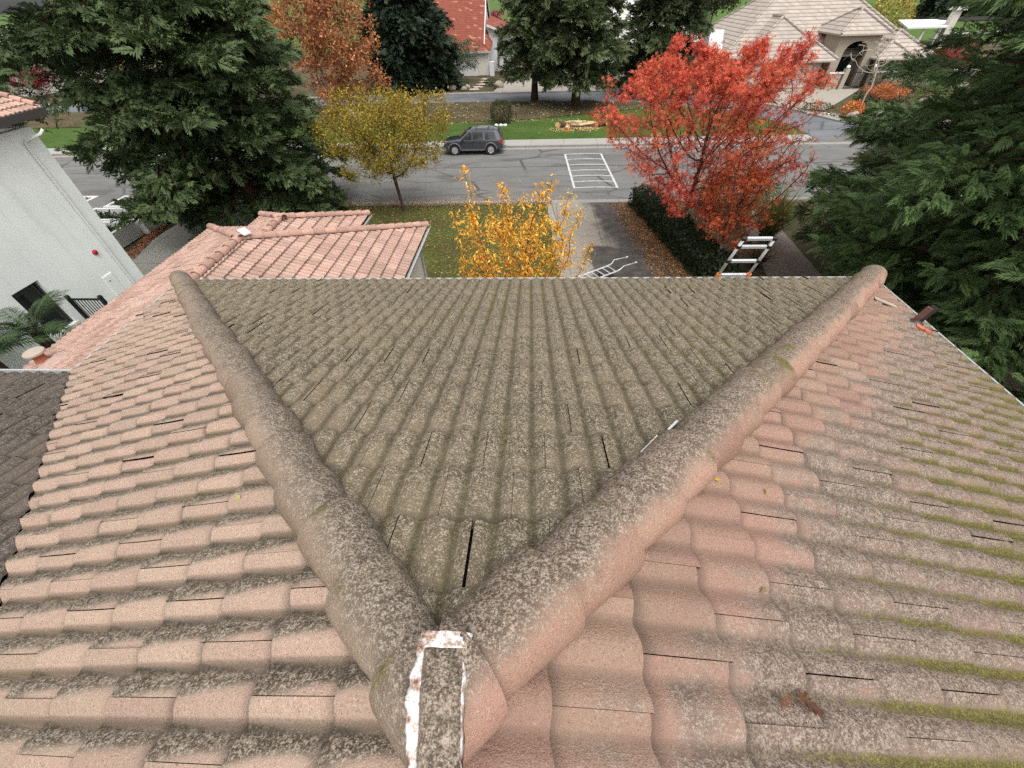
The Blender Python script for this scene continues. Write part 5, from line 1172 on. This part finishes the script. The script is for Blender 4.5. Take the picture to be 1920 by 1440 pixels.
# ------------------------------------------------------------------ white neighbour house at left
def neighbour():
    h = thing('white_stucco_house', 'tall white stucco house wall at the left with dark window', 'house', (-20,8,0))
    X = -17.0
    # wall with a real window opening y 10.6..11.6, z 1.5..3.25
    mb = MB(); a0, a1, b0, b1, T = 10.62, 11.60, 1.52, 3.24, 7.05
    for y0, y1, z0, z1 in ((-8,a0,0,T),(a1,15.1,0,T),(a0,a1,0,b0),(a0,a1,b1,T)): mb.b2(X-.3,X,y0,y1,z0,z1)
    mb.b2(-27,X-.3,14.8,15.1,0,T); mb.b2(-27,X-.3,-8,-7.7,0,T)
    part('wall', mb, M['stucco_w'], h)
    mb = MB()
    for y0, y1, z0, z1 in ((a0,a0+.06,b0,b1),(a1-.06,a1,b0,b1),(a0+.06,a1-.06,b0,b0+.06),(a0+.06,a1-.06,b1-.06,b1)): mb.b2(X-.25,X-.14,y0,y1,z0,z1)
    w = part('window', mb, M['dark_metal'], h)
    mb = MB(); mb.b2(X-.22,X-.2,a0+.06,a1-.06,b0+.06,b1-.06); part('pane', mb, M['glass'], w)
    mb = MB(); mb.b2(X-.14,X+.05,a0-.04,a1+.04,b0-.09,b0-.002); part('sill', mb, M['cream'], w)
    mb = MB()
    mb.tube([(X+.55,14.93,6.98),(X+.50,14.8,6.88),(X+.08,14.5,6.72),(X+.06,14.47,6.5),(X+.06,14.47,0)], .045, 8); part('downpipe', mb, M['white'], h)
    mb = MB(); mb.lathe([(.10,0),(.10,.04),(.075,.07),(.02,.085)], 14, (X,13.97,3.06), Matrix.Rotation(PI/2,3,'Y')); part('alarm_bell', mb, M['red'], h, smooth=True)
    mb = MB(); mb.b2(X-.01,X+.03,13.5,13.96,1.37,2.22); p = part('meter_door', mb, M['stucco_w'], h, bevel=.01)
    mb = MB(); mb.b2(X+.03,X+.034,13.53,13.93,1.40,2.19); part('door_leaf', mb, M['stucco_w'], p); mb = MB(); mb.b2(X+.034,X+.045,13.62,13.70,1.98,2.0); part('latch', mb, M['dark_metal'], p)
    mb = MB(); mb.tube([(X,14.2,.98),(X+.16,14.2,.98),(X+.2,14.2,.92)], .02, 6); mb.tube([(X,14.36,.98),(X+.12,14.36,.98)], .02, 6); mb.tube([(X+.14,14.1,1.02),(X+.14,14.3,1.02)], .015, 6); part('garden_tap', mb, M['alu'], h)
    # eave
    E = X+.40
    mb = MB(); mb.b2(E,E+.14,-8,15.50,7.28,7.5); part('gutter', mb, M['dark_metal'], h)
    mb = MB(); mb.b2(X-.3,E-.002,-8,15.43,7.26,7.30); part('soffit', mb, M['dark_metal'], h)
    slope('roof_slope', (E-5.2,0,7.5+1.7), (0,1,0), (-0+1,0,0), 1.7/5.2, 6, 15.5, math.hypot(5.25,1.72), [((0,15.50,0),(0,1,0))], M['pink'], h, 61, .6, 6)
    caps('rake_cap', (E-5.2,15.44,7.5+1.78), (E-.02,15.44,7.58), .11, M['pinkcap'], h, 62, start=0, arc=190)
    mb = MB(); mb.extr([(E-.1,15.38,7.30),(E-5.2,15.38,7.30),(E-5.2,15.38,7.5+1.62),(E-.1,15.38,7.5)], (0,.1,0)); part('gable_board', mb, M['dark_metal'], h)
    r = thing('side_gate', 'black metal bar railing gate between the white house and the pink roof', 'gate', (-15.7,11.5,0)); mb = MB()
    for x in np.linspace(-16.2,-15.25,9): mb.b2(x-.012,x+.012,11.49,11.51,.5,2.5)
    part('bars', mb, M['black'], r)
    for x in (-16.36,-15.14): mb = MB(); mb.b2(x-.05,x+.05,11.45,11.55,0,2.68); part('post', mb, M['black'], r)
    
    for z in (2.5,.5): mb = MB(); mb.b2(-16.3,-15.2,11.47,11.53,z,z+.06); part('gate_rail', mb, M['black'], r)
    wl = thing('stair_wall', 'low white wall with ledge under the dark window', 'garden wall', (-16.3,10.6,0)); mb = MB(); mb.b2(-16.98,-16.1,9.4,11.4,0,1.15); part('wall', mb, M['stucco_w'], wl); mb = MB(); mb.b2(-16.98,-16.05,9.35,11.43,1.15,1.24); part('wall_cap', mb, M['white'], wl)
    soil = simple('planter_soil', (.03,.024,.016), .95)
    k = 0
    for (x0, x1, xs) in ((-27.6,-23.2,.42), (-33.2,-29.4,.42)):
        for i in range(3):
            y0 = 20.4+i*2.05; s = (2-i)*0+i*xs*.9; z = .85-.22*i*0
            lab = ['front','middle','back'][i]; sd = 'by the concrete drive' if x0 > -28 else 'beyond the walkway at left'
            t = thing('planter_box', f'white rectangular planter, {lab} one of three {sd}', 'planter', ((x0+x1)/2+s,y0+1,0), 0, 'white terraced planters')
            mb = MB(); X0, X1, Y0, Y1 = x0+s, x1+s, y0, y0+1.9
            mb.b2(X0,X1,Y0,Y0+.2,0,z); mb.b2(X0,X1,Y1-.2,Y1,0,z); mb.b2(X0,X0+.2,Y0+.2,Y1-.2,0,z); mb.b2(X1-.2,X1,Y0+.2,Y1-.2,0,z); part('box_wall', mb, M['white'], t)
            mb = MB(); mb.b2(X0+.2,X1-.2,Y0+.2,Y1-.2,0,z*.55); part('soil', mb, soil, t)
            n = 420; pos = np.stack([U(X0+.3,X1-.3,n), U(Y0+.3,Y1-.3,n), U(z*.5,z*.8,n)],1); d = rng.normal(0,.5,(n,3)); d[:,2] += 1
            ca = np.array([(.03,.06,.02),(.06,.11,.03)]); leafmesh('greenery', [scatter(NARROW[0], NARROW[1], pos, frames(d, roll=U(-PI,PI,n)), .28*U(.6,1.2,n), ca[rng.integers(0,2,n)], .2)], M['shrub'], t)
neighbour()
# ------------------------------------------------------------------ ladders, sign, stump, cone, stones
def ladder():
    t = thing('telescopic_ladder', 'telescopic aluminium ladder leaning on the front gutter', 'ladder', (2.95,7.7,0))
    a = [Vector((2.99,5.80,6.66)), Vector((3.46,5.80,6.66))]; b = [Vector((3.06,5.60,7.36)), Vector((3.49,5.60,7.36))]
    for k in (0, 1):
        d = (b[k]-a[k]).normalized(); foot = a[k]-d*(6.6/d.z)
        mb = MB(); mb.tube([foot, foot+d*3.2], .032, 10); mb.tube([foot+d*3.2, a[k]], .028, 10); mb.tube([a[k], b[k]], .022, 10); part('rail', mb, M['alu'], t, smooth=True)
        mb = MB(); mb.tube([a[k]-d*.03+Vector((0,-.01,0)), a[k]+d*.04], .036, 10); part('orange_collar', mb, M['orange_plastic'], t)
    for s in (1., .80, .42, .02, -.42, -.84, -1.26, -1.7, -2.2, -2.7, -3.3, -3.9, -4.5, -5.1):
        p, q = a[0]+(b[0]-a[0])*s, a[1]+(b[1]-a[1])*s; e = (q-p)
        mb = MB(); mb.box((p+q)/2, (e.length-.08,.035,.05), math.atan2(e.y,e.x), 0, .3); r = part('rung', mb, M['alu'], t, bevel=.006)
        if s > .3:
            for e_ in (p, q): mb = MB(); mb.box(e_, (.06,.05,.056), 0, 0, .3); part('joint_cap', mb, M['black'], r, bevel=.01)
    t = thing('extension_ladder', 'aluminium ladder with two bent arms lying on the wet driveway', 'ladder', (2.4,16.0,.1))
    o = Vector((3.78,17.55,.46)); d = Vector((.80,.45,.06)).normalized(); s = Vector((.34,-.52,0)); 
    for k in (0, 1):
        p = o+s*k; mb = MB(); mb.tube([p-d*4.2, p+d*.0], .04, 8); part('rail', mb, M['alu'], t)
        arm = MB(); arm.tube([p-d*.05, p+d*.12+Vector((0,0,.03)), p+d*.3+Vector((0,.16-.1*k,.10)), p+d*.85+Vector((.1,.05,.10))], .028, 8); ar = part('bent_arm', arm, M['alu'], t, smooth=True)
        mb = MB(); mb.tube([p+d*.84+Vector((.1,.05,.10)), p+d*.93+Vector((.11,.05,.10))], .04, 8); part('rubber_end', mb, M['white'], ar)
    for i in range(13):
        p = o-d*(.12+i*.31); mb = MB(); mb.tube([p, p+s], .024, 8); part('rung', mb, M['alu'], t)
    for p in (o-d*4.1+s*.5, o-d*.4+s*.5):
        mb = MB(); mb.b2(p.x-.3,p.x+.3,p.y-.3,p.y+.3,.012,p.z-.04); part('support_block', mb, M['dark_metal'], t)
ladder()
def signpost():
    t = thing('speed_limit_sign', 'white speed limit 25 sign on a post seen through the yellow tree', 'road sign', (-15.35,39.9,.13))
    mb = MB(); mb.tube([(-15.35,39.9,.1),(-15.35,39.9,3.0)], .03, 8); part('post', mb, M['alu'], t)
    R = .35; c = Vector((-15.35,39.84,2.5)); M['signw'] = simple('sign_white', (.85,.85,.85), .4, 0, .02)
    mb = MB(); mb.box(c, (.60,.012,.78), R); p = part('sign_plate', mb, M['signw'], t)
    mb = MB()
    for (x, z, w_, h_) in ((0,.37,.57,.012),(0,-.37,.57,.012),(-.28,0,.012,.752),(.28,0,.012,.752)): mb.box(c+Matrix.Rotation(R,3,'Z')@Vector((x,-.008,z)), (w_,.004,h_), R)
    part('border', mb, M['black'], p)
    for txt, z, s in (('SPEED', .20, .17), ('LIMIT', .04, .17), ('25', -.30, .40)):
        cu = bpy.data.curves.new('t', 'FONT'); cu.body = txt; cu.size = s; cu.align_x = 'CENTER'; cu.extrude = .002; cu.offset = .004 if s > .3 else .002
        ob = bpy.data.objects.new('t', cu); C.objects.link(ob); bpy.context.view_layer.update()
        me = bpy.data.meshes.new_from_object(ob.evaluated_get(bpy.context.evaluated_depsgraph_get())); bpy.data.objects.remove(ob); bpy.data.curves.remove(cu)
        Mx = Matrix.Translation(c-Vector(t.location)+Matrix.Rotation(R,3,'Z')@Vector((0,-.011,z))) @ Matrix.Rotation(R,4,'Z') @ Matrix.Rotation(PI/2,4,'X')
        me.transform(Mx); link('lettering', me, M['black'], p)
signpost()
def stump():
    t = thing('tree_stump', 'broad freshly cut stump on the island lawn', 'tree stump', (4.6,45.6,.12))
    mb = MB(); n = 26; vs = []
    for z, k in ((.12,1.18),(.25,1.06),(.42,1.)):
        for i in range(n):
            a = 2*PI*i/n; r = 1+.13*math.sin(3*a+1)+.08*math.sin(7*a); vs.append((4.7+1.55*k*r*math.cos(a), 45.6+1.0*k*r*math.sin(a), z))
    mb.add(vs, [(j*n+i,j*n+(i+1)%n,(j+1)*n+(i+1)%n,(j+1)*n+i) for j in (0,1) for i in range(n)]); part('bark_side', mb, M['bark'], t)
    g = NG('stump_top'); q = g.noise(1.6, 5, .65); M['stumptop'] = g.bsdf(g.ramp(q, [(.38,(.10,.075,.04)),(.5,(.28,.21,.11)),(.62,(.55,.42,.2))]), .9)
    mb = MB(); mb.poly([(x,y,z+.002) for x,y,z in vs[2*n:]]); part('cut_top', mb, M['stumptop'], t)
    def chips(n):
        a, r = U(0,2*PI,n), np.abs(rng.normal(0,.8,n)); return np.stack([4.35+r*1.6*np.cos(a), 44.55+r*.62*np.sin(a), .14+.16*np.exp(-r*r)*U(0,1,n)],1)
    litter('wood_chips', 2600, chips, .13, [(.62,.45,.2),(.72,.56,.28),(.5,.34,.14),(.4,.28,.13)])
    for i, (x, y, r, L, a, lab) in enumerate([(3.1,45.0,.24,.7,.2,'bark covered log with a pale cut end at the left of the stump'), (3.5,44.5,.26,.5,1.4,'short dark log at the front left of the stump'), (6.6,45.2,.25,.8,.7,'dark log at the right of the stump'),
                                (7.2,45.7,.2,.6,2.2,'thin log lying behind the right end of the stump'), (2.6,45.2,.26,.35,1.2,'tan log round at the far left of the wood pile')]):
        t = thing('log', lab, 'log', (x,y,.12), a, 'cut logs around the stump'); mb = MB(); R = Matrix.Rotation(PI/2,3,'Y')
        mb.lathe([(r,-L/2),(r*1.04,0),(r*.96,L/2)], 12, (0,0,r), R); part('bark_side', mb, M['bark'], t, False, True)
        mb = MB(); mb.lathe([(r*.93,-L/2-.012),(r*.93,-L/2+.001)], 12, (0,0,r), R); part('cut_end', mb, M['wood_cut'], t, False); mb = MB(); mb.lathe([(r*.9,L/2-.001),(r*.9,L/2+.012)], 12, (0,0,r), R); part('cut_end', mb, M['wood_cut'], t, False)
    t = thing('traffic_cone', 'small orange traffic cone with white collar in front of the stump', 'traffic cone', (3.35,43.9,.12)); c = (3.35,43.9,.12)
    mb = MB(); mb.box((c[0],c[1],.15), (.36,.36,.04)); part('base', mb, M['orange_plastic'], t); mb = MB(); mb.lathe([(.14,.04),(.04,.62),(.02,.63)], 14, c); part('cone', mb, M['orange_plastic'], t, smooth=True); mb = MB(); mb.lathe([(.106,.24),(.076,.42)], 14, c); part('white_collar', mb, M['white'], t, smooth=True)
stump()
def rock(name, label, x, y, z, r, mat='rock', group=None, cat='boulder', flat_=.7):
    bm = bmesh.new(); bmesh.ops.create_icosphere(bm, subdivisions=3, radius=1); s = U(0,50)
    from mathutils import noise as mn
    for v in bm.verts:
        k = 1+.28*mn.noise(v.co*1.3+Vector((s,0,0)))+.10*mn.noise(v.co*3.5+Vector((0,s,0))); v.co = Vector((v.co.x*r*k, v.co.y*r*.8*k, v.co.z*r*flat_*k+r*flat_*.55))
    me = bpy.data.meshes.new(name); bm.to_mesh(me); bm.free(); me.polygons.foreach_set('use_smooth', np.ones(len(me.polygons), bool))
    o = link(name, me, M[mat]); o.location = (x,y,z); tag(o, label, cat, group)
gp = 'boulders along the court kerb'
for x, y, r, lb in [(-15.6,66.3,1.0,'large pale boulder at the court kerb under the weeping evergreen'), (-11.0,67.5,.62,'rounded tan boulder below the grey green bushy tree'), (-9.0,68.6,.42,'small white boulder just left of the stepping stones'), (-9.3,67.0,.45,'small grey boulder at the kerb left of the stepping stones'),
                    (-4.6,68.4,.7,'grey boulder right of the stepping stones'), (-13.2,67.2,.4,'small boulder between the large pale boulder and the tan one'), (35.8,46.3,.8,'grey boulder below the small orange maple'), (31.3,46.9,.55,'grey boulder under the red and yellow shrub'), (40.6,50.6,.9,'wide grey boulder beside the pale green clipped shrub')]:
    rock('boulder', lb, x, y, 0, r, 'rock', gp)
for i, (x, y, lb) in enumerate([(-7.9,67.4,'lowest stepping stone at the court kerb'), (-7.6,69.2,'second stepping stone up from the court kerb'), (-7.3,71.2,'middle stepping stone of the garden path'), (-7.1,73.4,'stepping stone below the top one on the garden path'), (-7.0,75.8,'topmost stepping stone near the white gate')]):
    rock('stepping_stone', lb, x, y, -.02, .75, 'concrete_pot', 'stepping stones up to the white gate', 'stepping stone', .12)
for x, lb in ((-3.5,'white edging block under the left of the clipped bush'), (-3.05,'white edging block under the middle of the clipped bush'), (-2.6,'white edging block under the right of the clipped bush')):
    rock('edging_block', lb, x, 46.2, .12, .2, 'white', 'white edging blocks under the clipped bush', 'stone', .7)
def pebbles(n):
    k = rng.integers(0,3,n); t_ = U(0,1,n)
    x = np.where(k == 0, 29+5*t_, np.where(k == 1, 33.5+5*t_, 38+5*t_)); y = np.where(k == 0, 49.4-3.4*t_, np.where(k == 1, 45.8-1.2*t_, 45.9+2.5*t_))
    return np.stack([x+rng.normal(0,.3,n), y+rng.normal(0,.35,n), U(.02,.12,n)],1)
litter('pebble_gravel', 900, pebbles, .26, [(.55,.5,.42),(.42,.38,.33),(.65,.6,.52)])
# things lying on the roof
def roof_bits():
    t = thing('dried_sprig', 'dry brown conifer sprig lying on the right roof slope', 'dry sprig', (1.0,.26,8.13))
    tv, tf = spray(9, 12, .30, .1, .03); pcs = []
    for (dx, dy, a, s) in ((0,0,.5,.06),(.015,.01,-.5,.095),(-.02,-.0,3.4,.06)):
        p = np.array([[.97+dx,.235+dy,8.178-.34*dx]]); d = np.array([[math.cos(a), math.sin(a), -.34*math.cos(a)]]); up_ = np.array([[.32,0,.95]])
        pcs.append(scatter(tv, tf, p, frames(d, up_), np.array([s]), np.array([[.16,.06,.03]]), .2))
    leafmesh('needles', pcs, M['leaf'], t)
    yl = [(.955,1.13,'small yellow leaf caught against the right hip'), (1.26,1.11,'narrow yellow leaf on the pink tiles right of the hip'), (-1.48,.97,'small yellow leaf on the left roof slope'), (1.02,.62,'curled brown leaf on the right roof slope')]
    for i, (x, y, lb) in enumerate(yl):
        z = Z0-MM*abs(x-AX)+.062; v = LEAF[0]*np.array([.038,.034,.08]); d = frames(np.array([[math.cos(i*1.3),math.sin(i*1.3),.1]]), np.array([[.33*np.sign(x),0,.94]]))[0]
        o = link('fallen_leaf', raw('fallen_leaf', v@d.T, LEAF[1], False, np.tile([[.50,.36,.03],[.40,.28,.05],[.45,.46,.08],[.20,.15,.06]][i],(4,1))), M['leaf']); o.location = (x,y,z); tag(o, lb, 'leaf')
roof_bits()
